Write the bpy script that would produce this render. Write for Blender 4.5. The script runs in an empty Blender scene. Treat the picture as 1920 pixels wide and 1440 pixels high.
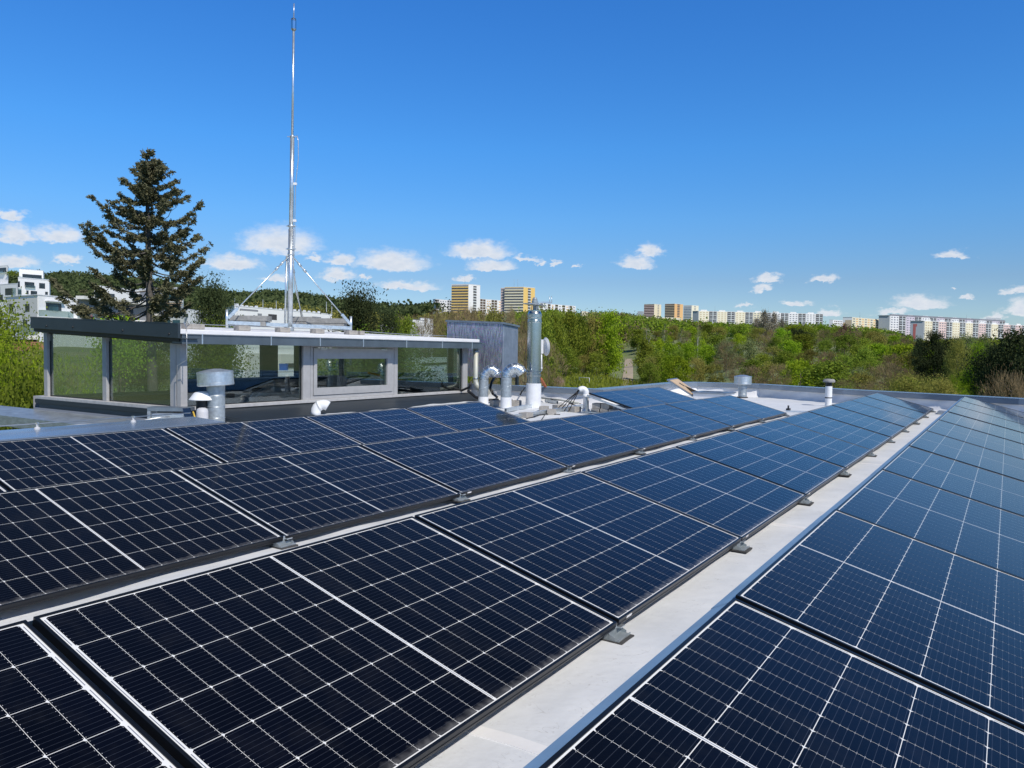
import bpy, math, random
import numpy as np
from mathutils import Vector, Matrix

random.seed(7); rng = np.random.default_rng(7)
S = bpy.context.scene; COL = S.collection
R_ = math.radians

# ------------------------------------------------------------------ camera
CAM = np.array([2.404, 0.0, 1.101]); FOC = 1440.08; YAW, PIT, ROL = -0.5738, -0.04279, 0.01302
_f = np.array([math.sin(YAW)*math.cos(PIT), math.cos(YAW)*math.cos(PIT), math.sin(PIT)])
_r = np.array([math.cos(YAW), -math.sin(YAW), 0.0]); _u = np.cross(_r, _f)
RT = math.cos(ROL)*_r + math.sin(ROL)*_u; UP = -math.sin(ROL)*_r + math.cos(ROL)*_u; FW = _f
cam = bpy.data.cameras.new('camera'); camo = bpy.data.objects.new('camera', cam); COL.objects.link(camo)
cam.sensor_width = 36; cam.lens = FOC/1920*36; cam.clip_end = 30000; cam.clip_start = 0.05
m = Matrix.Identity(4)
for i in range(3): m[i][0] = RT[i]; m[i][1] = UP[i]; m[i][2] = -FW[i]; m[i][3] = CAM[i]
camo.matrix_world = m; S.camera = camo

# ------------------------------------------------------------------ light
SUN_EL, SUN_AZ = R_(47), R_(114)            # azimuth measured from +Y towards +X
sl = bpy.data.lights.new('sun', 'SUN'); slo = bpy.data.objects.new('sun', sl); COL.objects.link(slo)
sl.energy = 4.4; sl.angle = R_(0.53); sl.color = (1.0, 0.94, 0.86)
sd = Vector((math.cos(SUN_EL)*math.sin(SUN_AZ), math.cos(SUN_EL)*math.cos(SUN_AZ), math.sin(SUN_EL)))
slo.rotation_euler = sd.to_track_quat('Z', 'Y').to_euler()
S.view_settings.view_transform = 'Standard'; S.view_settings.look = 'None'
S.view_settings.exposure = 0.0; S.view_settings.gamma = 1.0

def ray(px, py): return FW + RT*(px-960)/FOC - UP*(py-720)/FOC
def at(px, py, d): return CAM + ray(px, py)*d
def onz(px, py, z):
    d = ray(px, py); return CAM + d*((z-CAM[2])/d[2])
def onx(px, py, X):
    d = ray(px, py); return CAM + d*((X-CAM[0])/d[0])
def ony(px, py, Y):
    d = ray(px, py); return CAM + d*((Y-CAM[1])/d[1])
def hor(px): 
    a = ray(px, 0)[2]; b = ray(px, 1400)[2]; return 1400*a/(a-b)

# ------------------------------------------------------------------ sky with small fair-weather clouds
CL = [  # centre x, base y, half width, height above base   (angles taken from the photograph)
 (30,446,36,30),(112,449,44,27),(20,408,26,16),(30,497,42,18),(128,490,22,16),(436,498,50,22),(525,464,72,40),(520,526,26,12),
 (640,492,26,18),(735,498,72,30),(634,521,34,19),(683,519,12,7),(765,541,60,14),(898,478,62,26),(920,503,46,18),(985,488,24,8),(1013,494,9,7),(1038,496,9,7),(1086,502,10,7),
 (1192,496,34,20),(1218,475,26,18),(1436,524,26,12),(1430,543,18,13),(1546,526,24,12),(1785,482,30,13),(1722,574,48,21),
 (1556,588,24,10),(1492,573,26,8),(1396,576,16,6),(1788,542,8,5),(1912,548,28,12),(1912,584,28,24),(1862,598,18,12),(1670,588,30,9),(870,524,20,8),(590,487,16,10),(1815,560,14,5)]
w = bpy.data.worlds.new('World'); S.world = w; w.use_nodes = True
nt = w.node_tree; N = nt.nodes; L = nt.links
bg = N['Background']; bg.inputs[1].default_value = 1.0
sky = N.new('ShaderNodeTexSky'); sky.sky_type = 'NISHITA'; sky.sun_disc = False
sky.sun_elevation = SUN_EL; sky.sun_rotation = SUN_AZ; sky.altitude = 300; sky.air_density = 1.0; sky.dust_density = 0.0; sky.ozone_density = 2.5
SKY_STRENGTH = 0.10
hsv = N.new('ShaderNodeHueSaturation'); hsv.inputs['Saturation'].default_value = 1.22; hsv.inputs['Value'].default_value = 1.0; hsv.inputs['Hue'].default_value = 0.505
L.new(sky.outputs[0], hsv.inputs['Color'])
tcz = N.new('ShaderNodeTexCoord'); spz = N.new('ShaderNodeSeparateXYZ'); L.new(tcz.outputs['Generated'], spz.inputs[0])
mz = N.new('ShaderNodeMapRange'); mz.inputs[2].default_value = 1.0; L.new(spz.outputs[2], mz.inputs[0])
cr = N.new('ShaderNodeValToRGB'); L.new(mz.outputs[0], cr.inputs[0])   # the phone's deep, clear blue
for k, (p_, c_) in enumerate(((0.0,(.33,.385,.50)),(.09,(.345,.405,.50)),(.166,(.345,.535,.665)),(.25,(.32,.615,.79)),(.41,(.30,.635,.875)),(.60,(.27,.32,.33)),(.95,(.27,.29,.29)))):
    e_ = cr.color_ramp.elements[k] if k < 2 else cr.color_ramp.elements.new(p_)
    e_.position = p_; e_.color = (*c_, 1)
tn = N.new('ShaderNodeVectorMath'); tn.operation = 'MULTIPLY'; L.new(hsv.outputs[0], tn.inputs[0]); L.new(cr.outputs[0], tn.inputs[1])
sc_ = N.new('ShaderNodeVectorMath'); sc_.operation = 'SCALE'; sc_.inputs['Scale'].default_value = SKY_STRENGTH*2
L.new(tn.outputs[0], sc_.inputs[0])
tc = N.new('ShaderNodeTexCoord'); sep = N.new('ShaderNodeSeparateXYZ'); L.new(tc.outputs['Generated'], sep.inputs[0])
def mth(op, a, b=None, c=None, clamp=False):
    n = N.new('ShaderNodeMath'); n.operation = op; n.use_clamp = clamp
    for i, v in enumerate((a, b, c)):
        if v is None: continue
        if isinstance(v, (int, float)): n.inputs[i].default_value = v
        else: L.new(v, n.inputs[i])
    return n.outputs[0]
def vmt(op, a, b=None):
    n = N.new('ShaderNodeVectorMath'); n.operation = op
    for i, v in enumerate((a, b)):
        if v is None: continue
        if isinstance(v, tuple): n.inputs[i].default_value = v
        else: L.new(v, n.inputs[i])
    return n.outputs['Value'] if op == 'LENGTH' else n.outputs[0]
az = mth('ARCTAN2', sep.outputs[0], sep.outputs[1]); el = mth('ARCSINE', sep.outputs[2])
cmb = N.new('ShaderNodeCombineXYZ'); L.new(az, cmb.inputs[0]); L.new(el, cmb.inputs[1])
ns = N.new('ShaderNodeTexNoise'); ns.inputs['Scale'].default_value = 58; ns.inputs['Detail'].default_value = 7; ns.inputs['Roughness'].default_value = 0.62
str_ = vmt('MULTIPLY', cmb.outputs[0], (1.0, 1.7, 1.0)); L.new(str_, ns.inputs['Vector'])
off = vmt('SUBTRACT', ns.outputs['Color'], (0.5, 0.5, 0.5)); off = vmt('MULTIPLY', off, (0.044, 0.024, 0.0))
pos = vmt('ADD', cmb.outputs[0], off)
cur = None; curv = None
for (cx, cy, hw, hh) in CL:
    d = ray(cx, cy); d = d/np.linalg.norm(d); a0 = math.atan2(d[0], d[1]); e0 = math.asin(d[2])
    rx = hw/FOC*math.cos(math.atan((cx-960)/FOC)); ry = hh/FOC*math.cos(math.atan((cx-960)/FOC))
    q = vmt('SUBTRACT', pos, (a0, e0, 0.0)); q1 = vmt('MULTIPLY', q, (1/rx, 1/ry, 0.0)); q2 = vmt('MULTIPLY', q1, (-1.0, -3.2, 0.0))
    ln = vmt('LENGTH', vmt('MAXIMUM', q1, q2))
    cur = ln if cur is None else mth('MINIMUM', cur, ln)
mask = N.new('ShaderNodeMapRange'); mask.interpolation_type = 'SMOOTHERSTEP'; L.new(cur, mask.inputs[0])
mask.inputs[1].default_value = 1.32; mask.inputs[2].default_value = 0.32; mask.inputs[3].default_value = 0; mask.inputs[4].default_value = 1
ns2 = N.new('ShaderNodeTexNoise'); ns2.inputs['Scale'].default_value = 75; ns2.inputs['Detail'].default_value = 5; L.new(str_, ns2.inputs['Vector'])
shade = N.new('ShaderNodeMapRange'); L.new(mth('ADD', mth('MULTIPLY', cur, 0.55), mth('MULTIPLY', ns2.outputs[0], 0.9)), shade.inputs[0])
shade.inputs[1].default_value = 0.35; shade.inputs[2].default_value = 1.15; shade.inputs[3].default_value = 0; shade.inputs[4].default_value = 1
cmix = N.new('ShaderNodeMix'); cmix.data_type = 'RGBA'; cmix.inputs[6].default_value = (0.62, 0.69, 0.80, 1); cmix.inputs[7].default_value = (0.90, 0.90, 0.92, 1)
L.new(shade.outputs[0], cmix.inputs[0])
fin = N.new('ShaderNodeMix'); fin.data_type = 'RGBA'
L.new(mth('MULTIPLY', mask.outputs[0], 0.93), fin.inputs[0]); L.new(sc_.outputs[0], fin.inputs[6]); L.new(cmix.outputs[2], fin.inputs[7])
L.new(fin.outputs[2], bg.inputs[0])

# ------------------------------------------------------------------ helpers
ROOTLOC = {}
class MB:
    def __init__(s): s.v = []; s.f = []; s.m = []; s.sm = []
    def add(s, vs, fs, mat=0, smooth=False):
        o = len(s.v); s.v += [tuple(map(float, p)) for p in vs]
        for f in fs: s.f.append(tuple(o+i for i in f)); s.m.append(mat); s.sm.append(smooth)
        return s
    def box(s, a, b, mat=0):
        x0, y0, z0 = [min(a[i], b[i]) for i in range(3)]; x1, y1, z1 = [max(a[i], b[i]) for i in range(3)]
        return s.add([(x0,y0,z0),(x1,y0,z0),(x1,y1,z0),(x0,y1,z0),(x0,y0,z1),(x1,y0,z1),(x1,y1,z1),(x0,y1,z1)],
                     [(0,3,2,1),(4,5,6,7),(0,1,5,4),(1,2,6,5),(2,3,7,6),(3,0,4,7)], mat)
    def obox(s, c, ax, ay, az, mat=0):      # centre, half-axis vectors
        c, ax, ay, az = map(lambda q: np.array(q, float), (c, ax, ay, az)); vs = []
        for k in (-1, 1):
            for (i, j) in ((-1,-1),(1,-1),(1,1),(-1,1)): vs.append(c+ax*i+ay*j+az*k)
        return s.add(vs, [(0,3,2,1),(4,5,6,7),(0,1,5,4),(1,2,6,5),(2,3,7,6),(3,0,4,7)], mat)
    def bar(s, p, q, w_, h_, mat=0, up=(0,0,1)):
        p, q = np.array(p, float), np.array(q, float); d = q-p; l = np.linalg.norm(d); d = d/l
        u = np.array(up, float); sd_ = np.cross(d, u); sd_ /= np.linalg.norm(sd_); u2 = np.cross(sd_, d)
        return s.obox((p+q)/2, d*l/2, sd_*w_/2, u2*h_/2, mat)
    def tube(s, pts, r, seg=10, mat=0, caps=True, smooth=True):
        pts = [np.array(p, float) for p in pts]; n = len(pts)
        rs = r if isinstance(r, (list, tuple)) else [r]*n
        o = len(s.v); ref = None
        for i, p in enumerate(pts):
            t = pts[min(i+1, n-1)]-pts[max(i-1, 0)]; t = t/np.linalg.norm(t)
            if ref is None:
                ref = np.array([1.,0,0]) if abs(t[0]) < .9 else np.array([0,1.,0])
            a = ref-t*(ref@t); a /= np.linalg.norm(a); b = np.cross(t, a); ref = a
            for k in range(seg):
                an = 2*math.pi*k/seg; s.v.append(tuple(p+rs[i]*(a*math.cos(an)+b*math.sin(an))))
        for i in range(n-1):
            for k in range(seg):
                k2 = (k+1) % seg
                s.f.append((o+i*seg+k, o+i*seg+k2, o+(i+1)*seg+k2, o+(i+1)*seg+k)); s.m.append(mat); s.sm.append(smooth)
        if caps:
            s.f.append(tuple(o+k for k in range(seg))[::-1]); s.m.append(mat); s.sm.append(False)
            s.f.append(tuple(o+(n-1)*seg+k for k in range(seg))); s.m.append(mat); s.sm.append(False)
        return s
    def lathe(s, prof, c=(0,0,0), seg=28, mat=0, axis=None, smooth=True, sharp=True):
        c = np.array(c, float); zx = np.array(axis if axis is not None else (0,0,1.), float); zx /= np.linalg.norm(zx)
        a = np.cross(zx, (0,1.,0.1)); a /= np.linalg.norm(a); b = np.cross(zx, a)
        segs = [(prof[i], prof[i+1]) for i in range(len(prof)-1)]
        for (r0, z0), (r1, z1) in segs:      # each segment has its own vertices, so profile corners stay crisp
            o = len(s.v)
            for (r, z) in ((r0, z0), (r1, z1)):
                for k in range(seg):
                    an = 2*math.pi*k/seg; s.v.append(tuple(c+zx*z+r*(a*math.cos(an)+b*math.sin(an))))
            for k in range(seg):
                k2 = (k+1) % seg; s.f.append((o+k, o+k2, o+seg+k2, o+seg+k)); s.m.append(mat); s.sm.append(smooth)
        return s
    def prism(s, poly, z0, z1, mat=0):
        n = len(poly); vs = [(p[0], p[1], z0 if not callable(z0) else z0(p)) for p in poly]+[(p[0], p[1], z1 if not callable(z1) else z1(p)) for p in poly]
        return s.add(vs, [tuple(range(n))[::-1], tuple(range(n, 2*n))]+[(i, (i+1) % n, n+(i+1) % n, n+i) for i in range(n)], mat)
    def quad(s, a, b, c, d, mat=0): return s.add([a, b, c, d], [(0,1,2,3)], mat)
    def build(s, name, mats, parent=None, loc=None, link=True, bevel=0):
        if not isinstance(mats, (list, tuple)): mats = [mats]
        root = None
        if parent is not None: base = np.array(ROOTLOC.get(parent.name, (0,0,0)), float)
        else: base = np.array(loc if loc is not None else (0,0,0), float)
        me = bpy.data.meshes.new(name)
        me.from_pydata([tuple(np.array(v)-base) for v in s.v], [], s.f)
        for mm in mats: me.materials.append(mm)
        me.polygons.foreach_set('material_index', s.m); me.polygons.foreach_set('use_smooth', s.sm); me.update()
        ob = bpy.data.objects.new(name, me); COL.objects.link(ob)
        if parent is not None: ob.parent = parent; ROOTLOC[ob.name] = tuple(base)
        else: ob.location = tuple(base); ROOTLOC[ob.name] = tuple(base)
        if bevel:
            b = ob.modifiers.new('bevel', 'BEVEL'); b.width = bevel; b.segments = 2; b.limit_method = 'ANGLE'; b.harden_normals = False
        return ob
def tag(o, label=None, cat=None, group=None, kind=None):
    if label: o['label'] = label
    if cat: o['category'] = cat
    if group: o['group'] = group
    if kind: o['kind'] = kind
    return o
def thing(name, loc, label, cat, group=None, kind=None):
    o = bpy.data.objects.new(name, None); COL.objects.link(o); o.location = tuple(loc); o.empty_display_size = .2
    ROOTLOC[o.name] = tuple(loc); return tag(o, label, cat, group, kind)
def copy_tree(o, parent=None):
    c = o.copy(); COL.objects.link(c)
    if parent is not None: c.parent = parent
    ROOTLOC[c.name] = ROOTLOC.get(o.name, (0,0,0))
    for ch in KIDS.get(o.name, list(o.children)): copy_tree(ch, c)
    return c
KIDS = {}

# ------------------------------------------------------------------ materials
def mat(name, col, rough=.6, metal=0., var=0.12, scale=3., bump=0., bscale=None, spec=.5, col2=None, detail=5, stretch=None, islands=0.):
    mt = bpy.data.materials.new(name); mt.use_nodes = True; t = mt.node_tree; n = t.nodes; l = t.links; b = n['Principled BSDF']
    b.inputs['Roughness'].default_value = rough; b.inputs['Metallic'].default_value = metal
    b.inputs['Specular IOR Level'].default_value = spec
    tc = n.new('ShaderNodeTexCoord'); vec = tc.outputs['Object']
    if stretch:
        mp = n.new('ShaderNodeMapping'); mp.inputs['Scale'].default_value = stretch; l.new(vec, mp.inputs[0]); vec = mp.outputs[0]
    no = n.new('ShaderNodeTexNoise'); no.inputs['Scale'].default_value = scale; no.inputs['Detail'].default_value = detail; no.inputs['Roughness'].default_value = .6; l.new(vec, no.inputs['Vector'])
    mr = n.new('ShaderNodeMapRange'); mr.inputs[1].default_value = .3; mr.inputs[2].default_value = .7; l.new(no.outputs[0], mr.inputs[0])
    mx = n.new('ShaderNodeMix'); mx.data_type = 'RGBA'; c2 = col2 or tuple(min(1, x*(1+var)) for x in col)
    c1 = tuple(x*(1-var) for x in col) if not col2 else col
    mx.inputs[6].default_value = (*c1, 1); mx.inputs[7].default_value = (*c2, 1); l.new(mr.outputs[0], mx.inputs[0])
    out = mx.outputs[2]
    if islands:
        g = n.new('ShaderNodeNewGeometry'); ma = n.new('ShaderNodeMapRange'); ma.inputs[3].default_value = 1-islands; ma.inputs[4].default_value = 1+islands
        l.new(g.outputs['Random Per Island'], ma.inputs[0]); sc = n.new('ShaderNodeVectorMath'); sc.operation = 'SCALE'; l.new(out, sc.inputs[0]); l.new(ma.outputs[0], sc.inputs['Scale']); out = sc.outputs[0]
    l.new(out, b.inputs['Base Color'])
    if bump:
        bn = n.new('ShaderNodeTexNoise'); bn.inputs['Scale'].default_value = bscale or scale*4; bn.inputs['Detail'].default_value = 4; l.new(vec, bn.inputs['Vector'])
        bu = n.new('ShaderNodeBump'); bu.inputs['Strength'].default_value = bump; bu.inputs['Distance'].default_value = .02; l.new(bn.outputs[0], bu.inputs['Height']); l.new(bu.outputs[0], b.inputs['Normal'])
    return mt
def leafmat(name, ca, cb, trans=.35, scale=.6, rvar=.25):
    mt = bpy.data.materials.new(name); mt.use_nodes = True; t = mt.node_tree; n = t.nodes; l = t.links; n.remove(n['Principled BSDF'])
    g = n.new('ShaderNodeNewGeometry'); oi = n.new('ShaderNodeObjectInfo'); tc = n.new('ShaderNodeTexCoord')
    no = n.new('ShaderNodeTexNoise'); no.inputs['Scale'].default_value = scale; no.inputs['Detail'].default_value = 2; l.new(tc.outputs['Object'], no.inputs['Vector'])
    ad = n.new('ShaderNodeMath'); ad.operation = 'MULTIPLY_ADD'; l.new(no.outputs[0], ad.inputs[0]); ad.inputs[1].default_value = 1.25
    a2 = n.new('ShaderNodeMath'); a2.operation = 'MULTIPLY_ADD'; l.new(g.outputs['Random Per Island'], a2.inputs[0]); a2.inputs[1].default_value = .28; a2.inputs[2].default_value = -.22; l.new(a2.outputs[0], ad.inputs[2])
    mx = n.new('ShaderNodeMix'); mx.data_type = 'RGBA'; mx.inputs[6].default_value = (*ca, 1); mx.inputs[7].default_value = (*cb, 1); l.new(ad.outputs[0], mx.inputs[0])
    mr = n.new('ShaderNodeMapRange'); mr.inputs[3].default_value = 1-rvar; mr.inputs[4].default_value = 1+rvar; l.new(oi.outputs['Random'], mr.inputs[0])
    sc = n.new('ShaderNodeVectorMath'); sc.operation = 'SCALE'; l.new(mx.outputs[2], sc.inputs[0]); l.new(mr.outputs[0], sc.inputs['Scale'])
    d = n.new('ShaderNodeBsdfDiffuse'); tr = n.new('ShaderNodeBsdfTranslucent'); m_ = n.new('ShaderNodeMixShader'); m_.inputs[0].default_value = trans
    hh_ = n.new('ShaderNodeHueSaturation'); hm = n.new('ShaderNodeMapRange'); hm.inputs[3].default_value = .482; hm.inputs[4].default_value = .512; hx = n.new('ShaderNodeMath'); hx.operation = 'FRACT'; hy = n.new('ShaderNodeMath'); hy.operation = 'MULTIPLY'; hy.inputs[1].default_value = 7.31
    l.new(oi.outputs['Random'], hy.inputs[0]); l.new(hy.outputs[0], hx.inputs[0]); l.new(hx.outputs[0], hm.inputs[0]); l.new(hm.outputs[0], hh_.inputs['Hue']); l.new(sc.outputs[0], hh_.inputs['Color'])
    l.new(hh_.outputs[0], d.inputs[0]); l.new(hh_.outputs[0], tr.inputs[0]); l.new(d.outputs[0], m_.inputs[1]); l.new(tr.outputs[0], m_.inputs[2]); l.new(m_.outputs[0], n['Material Output'].inputs[0])
    return mt
def glassmat(name, tint, refl=1.0, rough=0.0):
    mt = bpy.data.materials.new(name); mt.use_nodes = True; t = mt.node_tree; n = t.nodes; l = t.links; n.remove(n['Principled BSDF'])
    tr = n.new('ShaderNodeBsdfTransparent'); tr.inputs[0].default_value = (*tint, 1); gl = n.new('ShaderNodeBsdfGlossy'); gl.inputs['Roughness'].default_value = rough; gl.inputs[0].default_value = (.9,.95,.93,1)
    lw = n.new('ShaderNodeLayerWeight'); pw_ = n.new('ShaderNodeMath'); pw_.operation = 'POWER'; l.new(lw.outputs['Facing'], pw_.inputs[0]); pw_.inputs[1].default_value = 4.5; fr = n.new('ShaderNodeMath'); fr.operation = 'MULTIPLY_ADD'; l.new(pw_.outputs[0], fr.inputs[0]); fr.inputs[1].default_value = .9; fr.inputs[2].default_value = .045; mu = n.new('ShaderNodeMath'); mu.operation = 'MULTIPLY'; mu.use_clamp = True; l.new(fr.outputs[0], mu.inputs[0]); mu.inputs[1].default_value = refl
    mx = n.new('ShaderNodeMixShader'); l.new(mu.outputs[0], mx.inputs[0]); l.new(tr.outputs[0], mx.inputs[1]); l.new(gl.outputs[0], mx.inputs[2]); l.new(mx.outputs[0], n['Material Output'].inputs[0])
    return mt

M = {}
M['membrane'] = mat('roof_membrane', (.60,.60,.60), .62, 0, .07, 1.4, .35, 5, col2=(.72,.71,.70))
mt = mat('roof_membrane', (.57,.595,.62), .62, 0, .07, 1.8, .5, 6, col2=(.69,.705,.715)); M['membrane'] = mt; n = mt.node_tree.nodes; l = mt.node_tree.links; b = n['Principled BSDF']
src = b.inputs['Base Color'].links[0].from_socket; tcm = n.new('ShaderNodeTexCoord')
sn = n.new('ShaderNodeTexNoise'); sn.inputs['Scale'].default_value = 3.5; sn.inputs['Detail'].default_value = 3; sn.inputs['Distortion'].default_value = 2.5; l.new(tcm.outputs['Object'], sn.inputs['Vector'])
ab = n.new('ShaderNodeMath'); ab.operation = 'SUBTRACT'; ab.inputs[1].default_value = .5; l.new(sn.outputs[0], ab.inputs[0]); ab2 = n.new('ShaderNodeMath'); ab2.operation = 'ABSOLUTE'; l.new(ab.outputs[0], ab2.inputs[0])
lm = n.new('ShaderNodeMapRange'); lm.inputs[1].default_value = 0; lm.inputs[2].default_value = .006; lm.inputs[3].default_value = 1; lm.inputs[4].default_value = 0; l.new(ab2.outputs[0], lm.inputs[0])
gn = n.new('ShaderNodeTexNoise'); gn.inputs['Scale'].default_value = 9; gn.inputs['Detail'].default_value = 6; l.new(tcm.outputs['Object'], gn.inputs['Vector']); gm = n.new('ShaderNodeMapRange'); gm.inputs[1].default_value = .46; gm.inputs[2].default_value = .62; l.new(gn.outputs[0], gm.inputs[0])
mu_ = n.new('ShaderNodeMath'); mu_.operation = 'MULTIPLY'; l.new(lm.outputs[0], mu_.inputs[0]); l.new(gm.outputs[0], mu_.inputs[1])
sp_n = n.new('ShaderNodeTexNoise'); sp_n.inputs['Scale'].default_value = 60; sp_n.inputs['Detail'].default_value = 4; l.new(tcm.outputs['Object'], sp_n.inputs['Vector']); spm = n.new('ShaderNodeMapRange'); spm.inputs[1].default_value = .60; spm.inputs[2].default_value = .72; spm.inputs[4].default_value = .5; l.new(sp_n.outputs[0], spm.inputs[0])
ad_ = n.new('ShaderNodeMath'); ad_.operation = 'MAXIMUM'; l.new(mu_.outputs[0], ad_.inputs[0]); mu2_ = n.new('ShaderNodeMath'); mu2_.operation = 'MULTIPLY'; l.new(spm.outputs[0], mu2_.inputs[0]); l.new(gm.outputs[0], mu2_.inputs[1]); l.new(mu2_.outputs[0], ad_.inputs[1])
m5 = n.new('ShaderNodeMath'); m5.operation = 'MULTIPLY'; m5.inputs[1].default_value = .6; l.new(ad_.outputs[0], m5.inputs[0])
mxm = n.new('ShaderNodeMix'); mxm.data_type = 'RGBA'; l.new(m5.outputs[0], mxm.inputs[0]); l.new(src, mxm.inputs[6]); mxm.inputs[7].default_value = (.30,.29,.27,1); l.new(mxm.outputs[2], b.inputs['Base Color'])
M['membrane_white'] = mat('membrane_white', (.72,.72,.72), .6, 0, .06, 2.5, .5, 4)
M['zinc'] = mat('zinc_sheet', (.30,.34,.38), .38, .75, .22, 4, .1, 9)
M['zinc_light'] = mat('zinc_light', (.38,.42,.45), .42, .6, .25, 6, .1, 12, stretch=(1,1,4))
M['cap'] = mat('parapet_cap', (.25,.30,.36), .25, .45, .15, 1.5, .03, 5)
M['galv'] = mat('galvanised_steel', (.62,.67,.70), .36, .8, .18, 14, .06, 30)
M['crinkle'] = mat('crinkled_silver', (.55,.59,.61), .26, .9, .25, 22, .5, 26)
M['galv_dull'] = mat('galvanised_dull', (.34,.385,.41), .5, .5, .2, 18, .05, 30)
M['alu'] = mat('aluminium', (.60,.61,.60), .38, .85, .1, 10)
M['steel'] = mat('polished_steel', (.60,.62,.63), .19, 1., .06, 6)
M['charcoal'] = mat('charcoal_sheet', (.028,.040,.048), .45, .1, .12, 2, .03, 6)
M['gutter'] = mat('gutter_grey', (.105,.135,.16), .42, .35, .15, 3)
M['post'] = mat('post_grey', (.365,.365,.365), .55, 0, .08, 7)
M['sill'] = mat('sill_grey', (.48,.47,.455), .5, .1, .14, 9)
M['base'] = mat('cabin_base', (.022,.030,.038), .5, .1, .1, 3)
M['base_side'] = mat('cabin_base_side', (.05,.066,.078), .5, .2, .2, 4, stretch=(1,1,3))
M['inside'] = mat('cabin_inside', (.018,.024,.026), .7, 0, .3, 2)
M['glass'] = glassmat('window_glass', (.70,.76,.74), 2.6)
M['balcony_glass'] = glassmat('balcony_glass', (.6,.68,.68), 3.0, .05)
M['white_plastic'] = mat('white_plastic', (.74,.75,.75), .4, 0, .06, 8)
M['white_metal'] = mat('white_metal', (.70,.71,.72), .45, 0, .08, 8)
M['grey_plastic'] = mat('grey_plastic', (.52,.52,.53), .5, 0, .08, 8)
M['black'] = mat('black_plastic', (.012,.012,.013), .5, 0, .3, 10)
M['rubber'] = mat('rubber', (.05,.05,.05), .85, 0, .3, 30)
M['concrete'] = mat('concrete', (.33,.31,.28), .9, 0, .2, 14, .3, 40)
M['concrete_grey'] = mat('concrete_grey', (.26,.26,.25), .9, 0, .2, 9, .3, 30)
M['frame'] = mat('black_frame', (.010,.012,.016), .32, .3, .2, 8)
M['orange'] = mat('rusty_orange', (.42,.12,.04), .7, 0, .2, 9)
M['pipe_patina'] = mat('patina_pipe', (.50,.47,.36), .55, .2, .3, 6, col2=(.38,.42,.42))
M['white_wall'] = mat('white_render', (.80,.80,.79), .85, 0, .03, .3)
M['cream_wall'] = mat('cream_render', (.66,.65,.60), .85, 0, .03, .3)
M['grey_wall'] = mat('grey_render', (.24,.25,.27), .85, 0, .05, .3)
M['pane'] = mat('dark_pane', (.03,.04,.05), .1, 0, .4, 1.0)
M['pane_blue'] = mat('blue_pane', (.035,.09,.11), .1, 0, .3, .7)
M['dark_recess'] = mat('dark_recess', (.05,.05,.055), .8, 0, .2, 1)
M['terracotta'] = mat('terracotta_wall', (.42,.17,.11), .9, 0, .2, 1.5)
M['bark'] = mat('bark', (.13,.10,.075), .95, 0, .3, 3, .5, 12)
M['bark_dark'] = mat('bark_dark', (.10,.09,.08), .95, 0, .3, 6, .5, 20)
M['bark_white'] = mat('birch_bark', (.55,.53,.48), .9, 0, .3, 2)
M['wood'] = mat('plywood', (.50,.37,.24), .7, 0, .3, 3, stretch=(1,8,1))
M['blue_box'] = mat('blue_plastic', (.02,.10,.42), .5, 0, .1, 3)
M['sand'] = mat('dirt_path', (.42,.34,.24), .95, 0, .25, .25, col2=(.30,.26,.20))
def bm(nm, c): 
    M[nm] = mat(nm, c, .85, 0, .04, .05); return M[nm]

# terrain height field: columns by heading, rows by distance -----------------------------------------
TD = [0,25,60,120,200,300,400,520,650,850,1100,1500,2100,3000,5000,9000]
TC = [-800,200,500,800,1000,1150,1300,1600,1750,1920,2600]
TZ = [
 [-8,-8,-2.8,.3,1,3,6,12,20,35,60,95,150,145,100,0],
 [-8,-8,-2.8,.3,1,3,6,12,20,35,60,95,150,145,100,0],
 [-8,-8,-7,-6,-5,0,5,12,20,32,50,84,128,125,100,0],
 [-8,-8,-8,-8,-7,-5,2,12,22,34,44,60,84,84,60,0],
 [-8,-8,-8,-8,-8,-7,0,12,25,42,48,58,66,60,30,0],
 [-8,-8,-8,-8,-8,-7,-3,10,24,36,41,46,50,50,20,0],
 [-8,-8,-8,-8,-8,-6,1,10,19,27,32,36,40,40,20,0],
 [-8,-8,-8,-8,-7,-3,3,9,15,21,26,30,34,34,20,0],
 [-8,-8,-8,-8,-7,-4,1,5,8,10,14,18,24,24,20,0],
 [-8,-8,-8,-8,-7,-4,0,4,7,9,13,17,22,22,20,0],
 [-8,-8,-8,-8,-7,-4,0,4,8,12,18,20,25,30,20,0]]
TA = [YAW+math.atan((c-960)/FOC) if -700 < c < 2500 else (YAW+math.atan((c-960)/FOC)) for c in TC]
def H(x, y):
    dx, dy = x-CAM[0], y-CAM[1]; a = math.atan2(dx, dy); d = math.hypot(dx, dy)
    a = min(max(a, TA[0]), TA[-1])
    i = max(0, min(len(TA)-2, int(np.searchsorted(TA, a))-1)); fa = (a-TA[i])/(TA[i+1]-TA[i]); fa = fa*fa*(3-2*fa)
    d = min(d, TD[-1]); j = max(0, min(len(TD)-2, int(np.searchsorted(TD, d))-1)); fd = (d-TD[j])/(TD[j+1]-TD[j])
    z = (TZ[i][j]*(1-fd)+TZ[i][j+1]*fd)*(1-fa)+(TZ[i+1][j]*(1-fd)+TZ[i+1][j+1]*fd)*fa
    k = min(1, d/900)
    return z+k*4.0*(math.sin(a*23+d*.004)+.6*math.sin(a*57+d*.009+1))*(1 if d < 1400 else 1.6)
def ground_hit(px, py, dmax=3000):
    r = ray(px, py); t = 20.
    while t < dmax:
        p = CAM+r*t
        if p[2] < H(p[0], p[1]): return p
        t *= 1.004
    return CAM+r*dmax
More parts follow.
